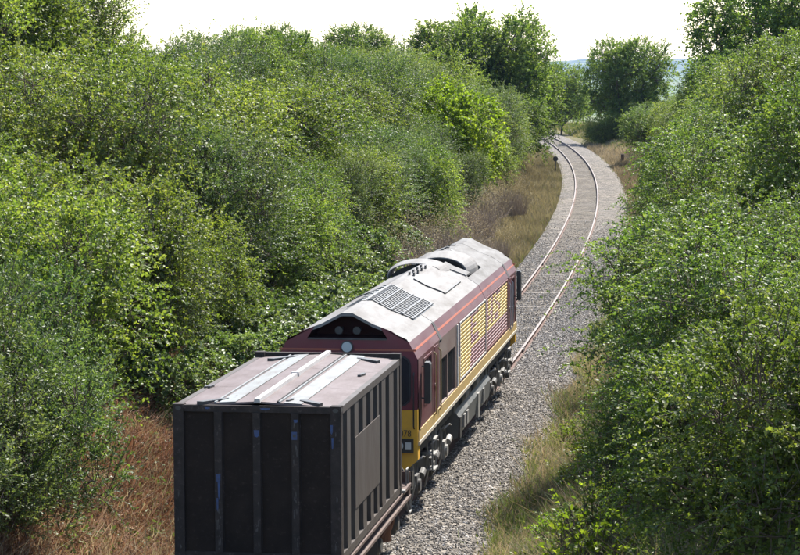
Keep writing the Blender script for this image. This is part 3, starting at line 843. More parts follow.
MB().tube([(.35, WE, .82), (.35, WE + .35, .7), (.3, WE + .5, .45), (.2, WE + .75, .7)], .03).build("brake_hose", RUBBER, wag)
for yb in (5.1, -9.6):
    b = bogie(wag, yb, (-.95, .95), .46, .98, long=False)
    for s in (-1, 1):
        MB().tube([(s * 1.14, yb - .5, .5), (s * 1.24, yb - .2, .72), (s * 1.24, yb + .25, .7), (s * 1.14, yb + .5, .45)], .04).build("brake_rigging", RUSTO, b)
        MB().cyl((s * 1.12, yb, .34), (s * 1.12, yb, .72), .12, n=12).build("bogie_spring", RUSTO, b)

# ------------------------------------------------------------------ container
con = thing("waste_container", (.07, Y0, CB), "dark brown ribbed steel container with pale roof stripes standing on the flat wagon", "container", rz=-.0044)
HT = CT - CB
CAST = .09
for sx in (-1, 1):
    for ye in (0, CL):
        xa, xb = sorted((sx * CW, sx * (CW - .16)))
        ya, yb = (ye, ye + .16) if ye == 0 else (ye - .16, ye)
        top = HT + (.07 if ye else 0)
        BX("corner_post", CONT_RIB, con, xa, xb, ya, yb, .12, top - .12)
        for z0 in (0, top - .12):
            cc = BX("corner_casting", CONT_RIB, con, xa - .004, xb + .004, ya - .004, yb + .004, z0, z0 + .12)
            yo = (ya - .005) if ye == 0 else (yb + .005)
            xm = (xa + xb) / 2
            MB().prism([(xm + .045 * math.cos(t), z0 + .06 + .032 * math.sin(t)) for t in np.linspace(0, 2 * math.pi, 12, endpoint=False)], yo, yo + (.002 if ye == 0 else -.002)).build("casting_hole", BLACKM, cc)
            xo = sx * (CW + .005)
            ym = (ya + yb) / 2
            MB().prism([(ym + .045 * math.cos(t), z0 + .06 + .032 * math.sin(t)) for t in np.linspace(0, 2 * math.pi, 12, endpoint=False)], xo, xo - sx * .002, axis='x').build("casting_hole", BLACKM, cc)
CWI = CW - .16
for ye, top in ((0, HT), (CL - .10, HT + .07)):
    BX("end_header", CONT_RIB, con, -CWI, CWI, ye + .01, ye + .10, top - .11, top - .012)
    BX("end_sill", CONT_RIB, con, -CWI, CWI, ye + .01, ye + .10, .02, .16)
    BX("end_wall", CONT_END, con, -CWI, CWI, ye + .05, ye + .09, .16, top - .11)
for fx in (.27, .5, .73):
    xx = -CW + fx * 2 * CW
    MB().prism([(xx - .075, .05), (xx - .055, -.012), (xx + .055, -.012), (xx + .075, .05)], .16, HT - .11, axis='z').build("end_rib", CONT_RIB, con)
# blue print and scuffs on the end
for fx, zz, w_, h_, yo in ((.205, HT - .058, .08, .03, .006), (.55, HT - .058, .15, .035, .006), (.5, HT - .43, .085, .11, -.016), (.733, HT - .23, .06, .05, -.016), (.725, HT - .45, .085, .12, -.016), (.268, HT - 1.12, .07, .13, -.016), (.272, HT - 1.30, .035, .28, -.016), (.262, HT - 1.52, .03, .2, -.016), (.945, HT - .35, .04, .14, -.004), (.95, HT - .56, .03, .18, -.004)):
    xx = -CW + fx * 2 * CW
    pts = [(xx - w_ / 2, zz + h_ / 2), (xx + w_ / 2, zz + h_ / 2), (xx + w_ / 2, zz - h_ * .2), (xx + w_ * .1, zz - h_ / 2), (xx - w_ * .35, zz - h_ * .35)]
    if fx == .725: pts = [(xx - w_ / 2, zz + h_ / 2), (xx + w_ / 2, zz + h_ / 2), (xx + w_ / 2, zz - h_ / 2), (xx - w_ / 2, zz - h_ / 2)]
    st = MB().prism(pts, yo, yo + .003).build("blue_sticker", BLUEP, con)
    if fx == .725: MB().prism([(xx - .025, zz + .02), (xx + .025, zz + .02), (xx + .025, zz - .02), (xx - .025, zz - .02)], yo - .002, yo).build("sticker_mark", BLACKM, st)
SCUFF = paint("pale_scuff", (.085, .075, .07), (.03, .025, .022), .7, 25, .75, .1)
rsc = random.Random(4)
for k in range(46):
    fx = rsc.choice((.5, .73, .27, .03, .97, .73, .5))
    zz = rsc.uniform(.2, HT - .2) if rsc.random() < .4 else rsc.uniform(.2, 1.1)
    w_, h_ = rsc.uniform(.015, .06), rsc.uniform(.03, .16)
    xx = -CW + fx * 2 * CW + rsc.uniform(-.03, .03)
    yo = -.0145 if .1 < fx < .9 else -.003
    if abs(xx) > CW - .05: xx = math.copysign(CW - .05, xx)
    pts = []
    for q in range(7):
        t = q / 7 * 6.283
        rr_ = rsc.uniform(.55, 1.1) * .5
        pts.append((xx + min(.025, w_) * math.cos(t) * rr_, zz + h_ * math.sin(t) * rr_))
    MB().prism(pts, yo, yo + .002).build("scuff_mark", SCUFF, con)
# sides: rails, recessed wall and outer ribs, plates over the middle
ribs = [(.16, .27), (.57, .93), (1.25, 1.67), (2.03, 2.42), (2.76, 3.10), (3.42, 3.68), (3.92, 4.38), (4.72, 5.25), (5.62, 5.90)]
for s in (-1, 1):
    BX("bottom_rail", CONT_SIDE, con, *sorted((s * (CW - .12), s * (CW - .004))), .16, CL - .16, .02, .15)
    BX("top_rail", CONT_SIDE, con, *sorted((s * (CW - .10), s * (CW - .004))), .16, CL - .16, HT - .13, HT - .02)
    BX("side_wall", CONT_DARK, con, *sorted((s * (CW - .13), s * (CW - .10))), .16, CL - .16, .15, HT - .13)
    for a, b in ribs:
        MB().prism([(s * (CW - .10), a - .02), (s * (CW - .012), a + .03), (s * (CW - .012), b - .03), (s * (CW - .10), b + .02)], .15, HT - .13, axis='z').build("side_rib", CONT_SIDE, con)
        # sloping foot of the rib
        MB().prism([(s * (CW - .012), .15), (s * (CW - .012), .27), (s * (CW - .006), .15)], a + .03, b - .03).build("rib_foot", CONT_SIDE, con)
    BX("side_plate", CONT_SIDE, con, *sorted((s * (CW - .0115), s * (CW - .001))), 1.28, 3.66, .62, 1.74)
# roof: gently peaked, with bar, stripes, handles
def rz(x): return HT - .03 + .075 * (1 - abs(x) / CW)
for a, b in ((.1, 2.02), (2.03, 4.04), (4.05, CL - .1)):
    mb = MB()
    for xa, xb in ((-CW + .02, 0), (0, CW - .02)):
        mb.add([(xa, a, rz(xa)), (xb, a, rz(xb)), (xb, b, rz(xb)), (xa, b, rz(xa)), (xa, a, rz(xa) - .03), (xb, a, rz(xb) - .03), (xb, b, rz(xb) - .03), (xa, b, rz(xa) - .03)], [(0, 1, 2, 3), (7, 6, 5, 4), (0, 4, 5, 1), (1, 5, 6, 2), (2, 6, 7, 3), (3, 7, 4, 0)])
    mb.build("roof_panel", CONT_ROOF, con)
for xa, xb in ((-.60, -.34), (.40, .67)):
    MB().add([(xa, .10, rz(xa) + .005), (xb, .10, rz(xb) + .005), (xb, CL - .1, rz(xb) + .005), (xa, CL - .1, rz(xa) + .005), (xa, .10, rz(xa) + .013), (xb, .10, rz(xb) + .013), (xb, CL - .1, rz(xb) + .013), (xa, CL - .1, rz(xa) + .013)], [(0, 3, 2, 1), (4, 5, 6, 7), (0, 1, 5, 4), (1, 2, 6, 5), (2, 3, 7, 6), (3, 0, 4, 7)]).build("roof_stripe", CONT_STRIPE, con)
MB().prism([(-.05, HT + .035), (.05, HT + .035), (.04, HT + .095), (-.04, HT + .095)], .05, CL - .02).build("ridge_bar", WHITEP, con)
MB().prism([(-.07, HT + .03), (.07, HT + .03), (.06, HT + .11), (-.06, HT + .11)], 3.0, 3.14).build("bar_clamp", WHITEP, con)
for xx in (.33, -.66, .30):
    MB().box(xx - .014, xx + .014, .12, CL - .12, rz(xx), rz(xx) + .022).build("roof_seam", CONT_STRIPE if xx != .30 else CONT_DARK, con)
for xx, yy, ln, an in ((-.72, .26, .30, .4), (.78, .28, .30, -.5), (-.70, 5.5, .34, .4), (.80, 5.45, .34, -.5), (1.0, 3.6, .16, .1), (-1.22, 2.0, .12, .1), (-1.16, 2.0, .12, .1), (.45, .35, .14, .1)):
    h = MB().prism([(-ln * .16, -ln * .95), (ln * .16, -ln * .8), (ln * .2, ln * .6), (ln * .05, ln * 1.0), (-ln * .2, ln * .7)], -.02, .035, axis='z').build("roof_latch", BLACKM, con)
    h.location = (xx, yy, rz(xx)); h.rotation_euler = (0, 0, -an * 1.6)
#VEG#
# ------------------------------------------------------------------ vegetation
def unit(a): return a / np.maximum(np.linalg.norm(a, axis=-1, keepdims=True), 1e-9)

def shoots_mesh(name, rg, roots, dirs, L, nl, ll, lw, droop=.35, spread=.8, upn=.6, tone=None, start=.12):
    """leaf-sized faces (two triangles folded on the midrib) set alternately along arching shoots"""
    N = len(roots)
    t = (np.linspace(start, 1, nl)[None, :] + rg.uniform(-.04, .04, (N, nl)))
    d = dirs[:, None, :]
    P = roots[:, None, :] + d * (L[:, None] * t)[..., None]
    P[..., 2] -= droop * (t ** 2) * L[:, None]
    tang = d - np.array([0, 0, 1.0]) * (2 * droop * t)[..., None]
    tang = unit(np.broadcast_to(tang, P.shape))
    side = unit(np.cross(tang, rg.normal(0, .5, P.shape) + np.array([0, 0, 1.0])))
    alt = np.where((np.arange(nl) % 2)[None, :, None] == 0, 1.0, -1.0)
    ld = unit(tang * .55 + side * alt * spread + rg.normal(0, .28, P.shape))
    nrm = unit(np.array([0, 0, 1.0]) * upn + d * .35 + rg.normal(0, .62, P.shape))
    wv = unit(np.cross(ld, nrm)); nn = np.cross(wv, ld)
    s = rg.uniform(.65, 1.25, (N, nl, 1))
    a = P; c = P + ld * ll * s
    m1 = P + ld * ll * s * .48 + wv * lw * .5 * s + nn * lw * .16 * s
    m2 = P + ld * ll * s * .48 - wv * lw * .5 * s + nn * lw * .16 * s
    V = np.stack([a, m1, c, m2], 2).reshape(-1, 3)
    K = N * nl
    b = np.arange(K)[:, None] * 4
    Fc = np.concatenate([b + np.array([[0, 2, 1]]), b + np.array([[0, 3, 2]])], 1).reshape(-1, 3)
    tn = (rg.uniform(0, 1, (N, 1)) if tone is None else tone[:, None]) * .6 + rg.uniform(0, 1, (N, nl)) * .4
    tn = np.clip(tn + (t - .5) * .16, 0, 1).reshape(-1)
    return V, Fc, np.repeat(tn, 2)

def tri_mesh(name, V, Fc, tone=None):
    me = bpy.data.meshes.new(name)
    nV, nF = len(V), len(Fc)
    me.vertices.add(nV); me.vertices.foreach_set("co", V.astype(np.float32).ravel())
    me.loops.add(nF * 3); me.loops.foreach_set("vertex_index", Fc.astype(np.int32).ravel())
    me.polygons.add(nF); me.polygons.foreach_set("loop_start", np.arange(0, nF * 3, 3, dtype=np.int32))
    me.update(calc_edges=True)
    if tone is not None:
        at = me.attributes.new("tone", 'FLOAT', 'FACE'); at.data.foreach_set("value", tone.astype(np.float32))
    return me

def tubes(paths, sides=4):
    """paths: list of (points(n,3), r0, r1)"""
    Vs, Fs, n0 = [], [], 0
    for pts, r0, r1 in paths:
        pts = np.asarray(pts, float); n = len(pts)
        tg = unit(np.gradient(pts, axis=0))
        a = unit(np.cross(tg, np.array([.31, .2, .93]) + 1e-3)); b = np.cross(tg, a)
        rr = np.linspace(r0, r1, n)[:, None]
        for k in range(sides):
            th = 2 * math.pi * k / sides
            Vs.append(pts + (a * math.cos(th) + b * math.sin(th)) * rr)
        i = np.arange(n - 1)
        for k in range(sides):
            k2 = (k + 1) % sides
            A, B = n0 + k * n + i, n0 + k2 * n + i
            Fs.append(np.stack([A, B, B + 1], 1)); Fs.append(np.stack([A, B + 1, A + 1], 1))
        n0 += n * sides
    return np.concatenate(Vs), np.concatenate(Fs)

def crown(seed, W, H, base, nlobes, nsh, nl, ll, lw, shl=(.35, .85), droop=.3, up=.45, upn=.6, lobe=(.2, .34), spikes=40, flat=1.0, stems=4, trunk=.07, inner=.18, spread=.8):
    """returns (stems mesh, foliage mesh) for one bush or tree, foot at the origin"""
    rg = np.random.default_rng(seed)
    C, Rr = [], []
    for k in range(nlobes):
        th = 2.4 * k + rg.uniform(-.5, .5); u = rg.uniform(0, 1)
        zz = base + (H - base) * (.16 + .66 * ((k + .5) / nlobes))
        env = math.sqrt(max(.05, 1 - ((zz - base) / (H - base) * 1.25 - .42) ** 2))
        rad = W / 2 * (.30 + .62 * math.sqrt(u)) * env
        C.append((math.cos(th) * rad, math.sin(th) * rad, zz)); Rr.append(W * rg.uniform(*lobe))
    C.append((0, 0, base + (H - base) * .45)); Rr.append(W * .27)
    C, Rr = np.array(C), np.array(Rr)
    got_r, got_d, lob = [], [], []
    need = nsh
    while need > 0:
        n = need * 2 + 50
        k = rg.choice(len(C), n, p=Rr ** 2 / (Rr ** 2).sum())
        d = unit(rg.normal(0, 1, (n, 3)) + np.array([0, 0, .28]))
        f = .45 + .55 * rg.uniform(0, 1, n) ** .5
        P = C[k] + d * (Rr[k] * f)[:, None] * np.array([1, 1, .85 * flat])
        dist = np.linalg.norm((P[:, None, :] - C[None]) / np.array([1, 1, .85 * flat]), axis=2) / Rr[None]
        dmin = dist.min(1)
        ok = ((dmin > .62) | (rg.uniform(0, 1, n) < inner)) & (P[:, 2] > .12)
        P, d, k = P[ok][:need], d[ok][:need], k[ok][:need]
        got_r.append(P); got_d.append(d); lob.append(k); need -= len(P)
    P, d, k = np.concatenate(got_r), np.concatenate(got_d), np.concatenate(lob)
    dr = unit(d * .8 + np.array([0, 0, up]) + rg.normal(0, .38, d.shape))
    L = rg.uniform(*shl, len(P)) * (W / 5) ** .3
    sp = rg.choice(len(P), spikes, replace=False)
    top = P[:, 2] > base + (H - base) * .35
    sp = sp[top[sp]]
    L[sp] *= rg.uniform(1.3, 2.1, len(sp)); dr[sp] = unit(dr[sp] + np.array([0, 0, 1.1]))
    tone = np.clip(.5 + .36 * np.sin(k * 12.9898 + seed) + rg.normal(0, .24, len(P)), 0, 1)
    V, Fc, tn = shoots_mesh("f", rg, P, dr, L, nl, ll, lw, droop, spread, upn, tone)
    fol = tri_mesh("foliage", V, Fc, tn)
    paths = []
    for s in range(stems):
        th = rg.uniform(0, 6.28); b0 = np.array([math.cos(th), math.sin(th), 0]) * (W * .05 if stems > 1 else 0); b0[2] = -.3
        tgt = C[-1] + rg.normal(0, W * .08, 3)
        q = np.linspace(0, 1, 5)[:, None]
        paths.append((b0 + (tgt - b0) * q + np.array([1, .4, 0]) * np.sin(q * 3.1) * rg.normal(0, .12), trunk * rg.uniform(.7, 1), trunk * .45))
        for j in range(len(C) - 1):
            if j % stems != s: continue
            st = b0 + (tgt - b0) * rg.uniform(.25, .8)
            q = np.linspace(0, 1, 5)[:, None]
            bend = np.array([0, 0, 1.0]) * np.sin(q * math.pi) * rg.uniform(-.1, .35)
            paths.append((st + (C[j] - st) * q + bend, trunk * .45, trunk * .14))
            for m in range(5):
                e = C[j] + unit(rg.normal(0, 1, 3)) * Rr[j] * .9
                paths.append((C[j] + (e - C[j]) * np.linspace(0, 1, 3)[:, None] + np.array([0, 0, .1]) * np.sin(np.linspace(0, 3.14, 3))[:, None], trunk * .16, .006))
    V, Fc = tubes(paths)
    i = rg.choice(len(P), min(len(P), 650), replace=False)
    tw = [(np.stack([P[a] - dr[a] * L[a] * .4, P[a] + dr[a] * L[a] * .4 + np.array([0, 0, -droop * .16 * L[a]]), P[a] + dr[a] * L[a] * 1.03 + np.array([0, 0, -droop * L[a] * .9])]), .010, .004) for a in i]
    V2, F2 = tubes(tw, 3)
    stem = tri_mesh("stems", np.concatenate([V, V2]), np.concatenate([Fc, F2 + len(V)]))
    return stem, fol

def proto(sp, name_s, name_f, bark=None, **k):
    s, f = crown(**k)
    s.materials.append(bark or BARK); f.materials.append(LEAF[sp])
    return dict(stem=s, fol=f, W=k['W'], H=k['H'], ns=name_s, nf=name_f)

P_ = {}
P_['haw'] = [proto('hawthorn', 'stems', 'foliage', seed=s, W=5.2, H=4.6, base=.3, nlobes=26, nsh=2500, nl=22, shl=(.4, 1.1), ll=.085, lw=.06, droop=.42, up=.45, lobe=(.11, .20), spikes=220) for s in (11, 12, 13)]
P_['hw2'] = [proto('hawthorn_brown', 'stems', 'foliage', seed=s, W=5.0, H=4.9, base=.3, nlobes=24, nsh=2300, nl=22, shl=(.5, 1.3), ll=.078, lw=.055, droop=.55, up=.5, lobe=(.10, .19), spikes=260) for s in (15, 16)]
P_['sal'] = [proto('sallow', 'stems', 'foliage', seed=s, W=4.6, H=5.2, base=.3, nlobes=26, nsh=2700, nl=22, shl=(.4, 1.05), ll=.085, lw=.040, droop=.22, up=.75, lobe=(.11, .20), spread=.6, spikes=90) for s in (21, 22)]
P_['brt'] = [proto('bright', 'stems', 'foliage', seed=31, W=4.6, H=5.4, base=.5, nlobes=15, nsh=1900, nl=15, ll=.14, lw=.11, droop=.35, lobe=(.17, .27))]
P_['brm'] = [proto('bramble', 'stems', 'foliage', seed=s, W=3.4, H=1.5, base=.0, nlobes=14, nsh=1300, nl=13, ll=.11, lw=.085, droop=.7, up=.35, upn=1.0, lobe=(.14, .24), spikes=60, stems=6, trunk=.02, inner=.1) for s in (41, 42)]
P_['dog'] = [proto('glossy', 'stems', 'foliage', seed=s, W=3.6, H=2.9, base=.05, nlobes=26, nsh=2500, nl=24, shl=(.35, 1.0), ll=.060, lw=.040, droop=.45, up=.6, lobe=(.11, .19), spikes=130, upn=.75, stems=6, trunk=.04) for s in (51, 52, 53)]
P_['oak'] = [proto('oak', 'trunk', 'crown', seed=s, W=9.5, H=10.5, base=(1.2, .9, .2)[s - 61], nlobes=46, nsh=3700, nl=15, ll=.19, lw=.14, shl=(.5, 1.2), droop=.25, up=.3, lobe=(.075, .15), spikes=60, stems=1, trunk=.26, inner=.04) for s in (61, 62, 63)]
P_['fth'] = [proto('feather', 'stems', 'foliage', seed=71, W=3.6, H=4.0, base=.05, nlobes=24, nsh=2400, nl=20, shl=(.35, .95), ll=.080, lw=.034, droop=.16, up=.95, lobe=(.11, .19), spikes=140, spread=.6)]
P_['ash'] = [proto('hawthorn', 'trunk', 'crown', seed=81, W=4.2, H=7.2, base=2.0, nlobes=13, nsh=1500, nl=18, ll=.11, lw=.05, shl=(.5, 1.2), droop=.18, up=.9, lobe=(.13, .2), spikes=200, stems=2, trunk=.11, inner=.05)]
P_['dry'] = [proto('straw', 'stems', 'dry_leaves', bark=TWIG, seed=91, W=3.4, H=1.7, base=.0, nlobes=14, nsh=700, nl=5, ll=.05, lw=.03, shl=(.6, 1.2), droop=.2, up=1.2, lobe=(.16, .26), spikes=60, stems=9, trunk=.02)]
# a much twiggier mesh for the dry scrub
rgd = np.random.default_rng(92)
pp = []
for _ in range(1500):
    a = rgd.uniform(0, 6.28); r_ = 1.6 * math.sqrt(rgd.uniform()); b0 = np.array([math.cos(a) * r_, math.sin(a) * r_, 0])
    h = rgd.uniform(.5, 1.5) * (1.15 - .3 * r_ / 1.6); ln = np.array([rgd.normal(0, .35), rgd.normal(0, .35), h])
    pp.append((b0 + ln * np.linspace(0, 1, 3)[:, None] + np.array([.1, .05, 0]) * (np.linspace(0, 1, 3)[:, None] ** 2) * rgd.normal(0, 1.5), .009, .004))
v_, f_ = tubes(pp, 3)
dm = tri_mesh("stems", v_, f_); dm.materials.append(TWIG)
P_['dry'][0]['stem'] = dm

P_['weed'] = [proto('bright', 'stems', 'leaves', seed=s, W=1.3, H=.95, base=.0, nlobes=9, nsh=150, nl=9, ll=.085, lw=.055, shl=(.25, .6), droop=.35, up=.8, lobe=(.16, .26), spikes=30, stems=6, trunk=.012) for s in (95, 96)]
PLANTS = []
def put(kind, i, x, y, sc_, name, cat, desc, where, zs=None, rzv=None, zoff=0.0, rgp=np.random.default_rng(77)):
    p = P_[kind][i % len(P_[kind])]
    o = bpy.data.objects.new(name, None); COL.objects.link(o)
    o.location = (x, y, gz(x, y) - .08 + zoff)
    o.rotation_euler = (rgp.normal(0, .03), rgp.normal(0, .03), rgp.uniform(0, 6.28) if rzv is None else rzv)
    s = sc_ * rgp.uniform(.94, 1.07)
    o.scale = (s, s, s * (zs or rgp.uniform(.82, 1.18)))
    a = bpy.data.objects.new(p['ns'], p['stem']); b = bpy.data.objects.new(p['nf'], p['fol'])
    for c in (a, b): COL.objects.link(c); c.parent = o
    o["category"] = cat
    PLANTS.append((o, desc, where, y))
    return o

def zone(y):
    for lim, s in ((43, "beside the container"), (53, "beside the locomotive's cab"), (63, "beside the locomotive's grille"), (78, "just past the locomotive"), (98, "at the curve's start"), (113, "before the curve's middle"), (128, "past the curve's middle"), (165, "along far curve"), (182, "near the curve's end"), (400, "at the curve's end")):
        if y < lim: return s

KIND = dict(weed=("leafy_weed", "weed", "bright green leafy weed"), hw2=("hawthorn_bush", "bush", "brownish olive hawthorn"), haw=("hawthorn_bush", "bush", "olive green hawthorn"), sal=("sallow_bush", "bush", "grey green sallow bush"), brt=("young_tree", "tree", "yellow green young tree"),
            brm=("bramble_bush", "bush", "pale glinting bramble mound"), dog=("dogwood_bush", "bush", "glossy dark green bush"), oak=("broadleaf_tree", "tree", "round leafy tree"),
            fth=("feathery_bush", "bush", "feathery grey green bush"), ash=("spindly_tree", "tree", "spindly open tree"), dry=("dry_shrub", "shrub", "dry brown twiggy shrub"))
def plant(kind, q, y, s, where, desc=None, i=None, zs=None, zoff=0.0):
    nm, cat, d = KIND[kind]
    x = float(xc(y)) + q
    return put(kind, len(PLANTS) if i is None else i, x, y, s, nm, cat, desc or d, where, zs=zs, zoff=zoff)

rv = np.random.default_rng(2024)
# left bank: three rows of bushes
def row(y0, y1, q0, step, sizes, mix, where, jq=.7):
    y = y0
    while y < y1:
        k = rv.choice([m[0] for m in mix], p=np.array([m[1] for m in mix]) / sum(m[1] for m in mix))
        s = rv.uniform(*sizes)
        plant(str(k), q0 + rv.normal(0, jq) * .8, y + rv.normal(0, .4), s, where(y))
        y += step * s * rv.uniform(.85, 1.15)
L_ = lambda r: (lambda y: f"{r} left bank {zone(y)}")
row(53, 180, -7.2, 4.2, (.62, 1.05), [('haw', .40), ('sal', .36), ('hw2', .14), ('dog', .1)], L_("low on"))
row(44, 190, -10.3, 4.6, (.80, 1.22), [('haw', .48), ('hw2', .3), ('sal', .22)], L_("halfway up"))
row(52, 205, -14.2, 4.6, (.70, 1.05), [('haw', .45), ('hw2', .37), ('sal', .18)], L_("high on"))
row(62, 215, -18.5, 4.8, (.55, .90), [('haw', .5), ('hw2', .35), ('sal', .15)], L_("on top of"))
# bottom left corner
plant('fth', -4.95, 37.6, .98, 'at the bottom of the view beside the brown slope', 'leaning feathery grey green bush', i=0, zs=1.0)
plant('fth', -5.2, 35.2, .95, 'below the leaning feathery bush in the bottom left corner', 'low feathery grey green bush', i=0, zs=.9)
plant('fth', -6.1, 36.6, .95, 'at the extreme bottom left edge of the view', 'smaller feathery grey green bush', i=0)
plant('fth', -6.0, 40.2, .92, "in the bottom left corner beside the container", i=0)
plant('haw', -6.9, 43.0, .92, "behind the bottom left corner bush low on the left bank", i=1)
plant('haw', -8.4, 47.5, .95, "low on the left bank beside the container")
plant('haw', -7.6, 51.0, .85, "low on the left bank beside the container")
plant('brm', -5.7, 50.5, .8, "on the brown slope behind the container")
# foot of the left bank: brambles beside the locomotive and beyond
for q, y, s in ((-4.9, 55.5, .85), (-5.3, 58.5, 1.0), (-4.6, 61.0, .95), (-5.0, 64.0, 1.1), (-4.5, 67.2, 1.0), (-4.9, 70.5, 1.0), (-5.4, 74.0, .9), (-6.0, 78.0, .9), (-5.9, 87.5, .8)):
    plant('brm', q, y, s, f"lowest on left bank {zone(y)}")
plant('brt', -6.6, 121, 1.0, "low on left bank past the curve's middle")
plant('brt', -8.2, 126, .9, "low on left bank past the curve's middle", "lime green young tree")
for q, y, s in ((-4.9, 80, 1.0), (-5.2, 84, 1.0), (-4.7, 89, 1.0), (-5.3, 93, 1.1), (-4.9, 98, 1.0), (-5.4, 103, 1.0), (-5.0, 109, .95), (-5.3, 116, .9), (-5.2, 124, .8), (-4.0, 96, .75), (-3.9, 106, .8), (-4.6, 133, .9)):
    plant('dry', q, y, s, f"lowest on left bank {zone(y)}")
# tall spindly tops at the upper left corner
plant('ash', -15.5, 63, 1.0, "high on the left bank at the upper left corner")
plant('oak', -16.2, 70, .70, "high on left bank in the upper left corner", "tall dark leafy tree", i=0, zs=1.1)
plant('ash', -15.4, 78, 1.0, "on top of left bank near the upper left corner")
# trees along the left skyline and at the far end of the left bank
plant('oak', -19.0, 200, .72, "on the skyline above the left bank", "round dark oak", i=0, zs=1.12)
plant('oak', -24.5, 196, .42, "between the ragged trees and the round oak on the skyline", "smallest dark tree", i=2, zs=1.7)
plant('oak', -27.0, 198, .46, "on the skyline left of the round oak", "small ragged dark tree", i=1, zs=1.7)
plant('oak', -29.6, 200, .44, "at the left end of the dark skyline trees", "ragged dark tree", i=0, zs=1.7)
plant('oak', -7.0, 192, 1.03, "at the far end of the left bank rising above the bushes", "tallest round leafy tree", i=1, zs=1.2)
plant('oak', -10.8, 188, .80, "left of the tallest tree at the far end of the left bank", "broad leafy tree", i=2, zs=1.08)
plant('oak', -5.8, 180, .58, "in front of the tallest tree close to the far curve", "fresh green leafy tree", i=2)
plant('oak', -5.2, 206, .80, "right beside the tallest tree where the track vanishes", "upright leafy tree", i=0, zs=1.15)
plant('oak', -8.5, 216, .74, "behind the tallest tree where the track vanishes", "leafy tree", i=1)
plant('oak', -6.2, 232, .6, "hiding the end of the visible track on its left", "low leafy tree", i=2)
plant('oak', 3.6, 303, .68, "beyond the vanishing track left of the big round tree", "tall pale green tree", i=1, zs=1.4)
# lone tree beyond the curve on the right and its neighbours
plant('oak', 8.1, 262, .98, "standing alone beyond the curve in front of the hills", "big round dark green tree", i=2, zs=1.17)
plant('haw', 7.4, 257.5, .85, "hiding the trunk of the big round tree beyond the curve", "rounded dark green bush", zs=.9)
plant('haw', 4.9, 258, .75, "at the foot of the big round tree beyond the curve", "low green bush")
plant('haw', 9.6, 257, .8, "right of the foot of the big round tree", "low green bush")
plant('oak', 13.5, 262, .45, "right beside the big round tree beyond the curve", "small leafy tree", i=0)
# right bank
R_ = lambda r: (lambda y: f"{r} right bank {zone(y)}")
def rrow(y0, y1, q0, step, sizes, mix, r): row(y0, y1, q0, step, sizes, mix, R_(r), .45)
rrow(49, 61, 5.9, 3.3, (.50, .95), [('dog', .75), ('hw2', .25)], "lowest on")
rrow(61, 104, 5.75, 3.1, (.50, .95), [('dog', .75), ('haw', .0), ('hw2', .15)], "lowest on")
rrow(33, 120, 7.4, 3.4, (.62, 1.02), [('dog', .85), ('hw2', .15)], "low on")
rrow(60, 150, 10.0, 4.2, (.75, 1.35), [('dog', .4), ('haw', .3), ('hw2', .3)], "halfway up")
rrow(98, 150, 5.6, 3.4, (.42, .66), [('haw', .5), ('dog', .5)], "lowest on")
rrow(110, 190, 8.2, 5.0, (.6, 1.05), [('haw', .5), ('hw2', .3), ('dog', .2)], "low on")
rrow(120, 200, 12.0, 4.8, (.75, 1.2), [('haw', .45), ('hw2', .35), ('sal', .2)], "high on")
plant('dog', 6.3, 37.5, .75, "at the foot of the right bank in the bottom right corner")
for q, y, s, d in ((4.9, 37.2, .9, "taller bright green leafy weed"), (4.1, 40.0, .55, "bright green leafy weed"), (5.3, 39.0, .9, "broad bright green leafy weed"), (4.0, 45.5, .5, "pale green leafy weed"), (4.4, 48.0, .9, "large green leafy weed"), (3.4, 54.0, .6, "small green leafy weed"), (5.2, 34.6, 1.1, "lush green leafy weed")):
    plant('weed', q, y, s, "in the verge grass right of the ballast", d)
plant('brm', 5.6, 42.5, .45, "at the edge of the verge in the lower right")
plant('oak', 12.3, 152, .98, "on top of the right bank at the upper right corner", "tall sunlit leafy tree", i=1, zs=1.08)
plant('oak', 10.2, 170, .64, "left of the tall sunlit tree on top of the right bank", "dark leafy tree", i=0)
plant('oak', 13.3, 138, .75, "at the right edge on top of the right bank", "yellowish leafy tree", i=2)
plant('dog', 8.6, 29.5, 1.0, "low in the bottom right corner", "larger glossy dark green bush")
plant('dog', 7.6, 32.5, .95, "low on the right bank in the bottom right corner", "glossy dark green bush")
plant('sal', 9.0, 196, .85, "right of the far curve beside the straw grass")
plant('haw', 6.8, 206, 1.05, "right of the old post beside the far curve")
plant('hw2', 8.2, 222, 1.0, "behind the old post beside the far curve")
plant('haw', 8.0, 192, .9, "nearer than the old post beside the far curve", "spreading olive green hawthorn")
plant('haw', 11.5, 214, .9, "near the big round tree")
plant('haw', 13, 228, .8, "near the big round tree")
plant('haw', 16, 242, .9, "near the big round tree")
# hazy trees in the gap at the end of the line
rf = np.random.default_rng(8)
far = [(-16.5, 336, .5), (-23, 345, .5), (-7, 352, .5), (-29, 420, .6), (-20, 450, .65)]
for k in range(28):
    y = 380 + 1300 * rf.uniform() ** 1.3
    far.append((7.25 + rf.uniform(-.095, -.022) * y, y, rf.uniform(.6, .95) * (.75 + y / 2600)))
for k, (x, y, s) in enumerate(far):
    s = min(s, (8.455 - 16 / 2329 * y - gz(x, y)) / 13.5)
    put('oak', k, x, y, s, "broadleaf_tree", "tree", "small hazy tree", "in the gap beyond the end of the track")

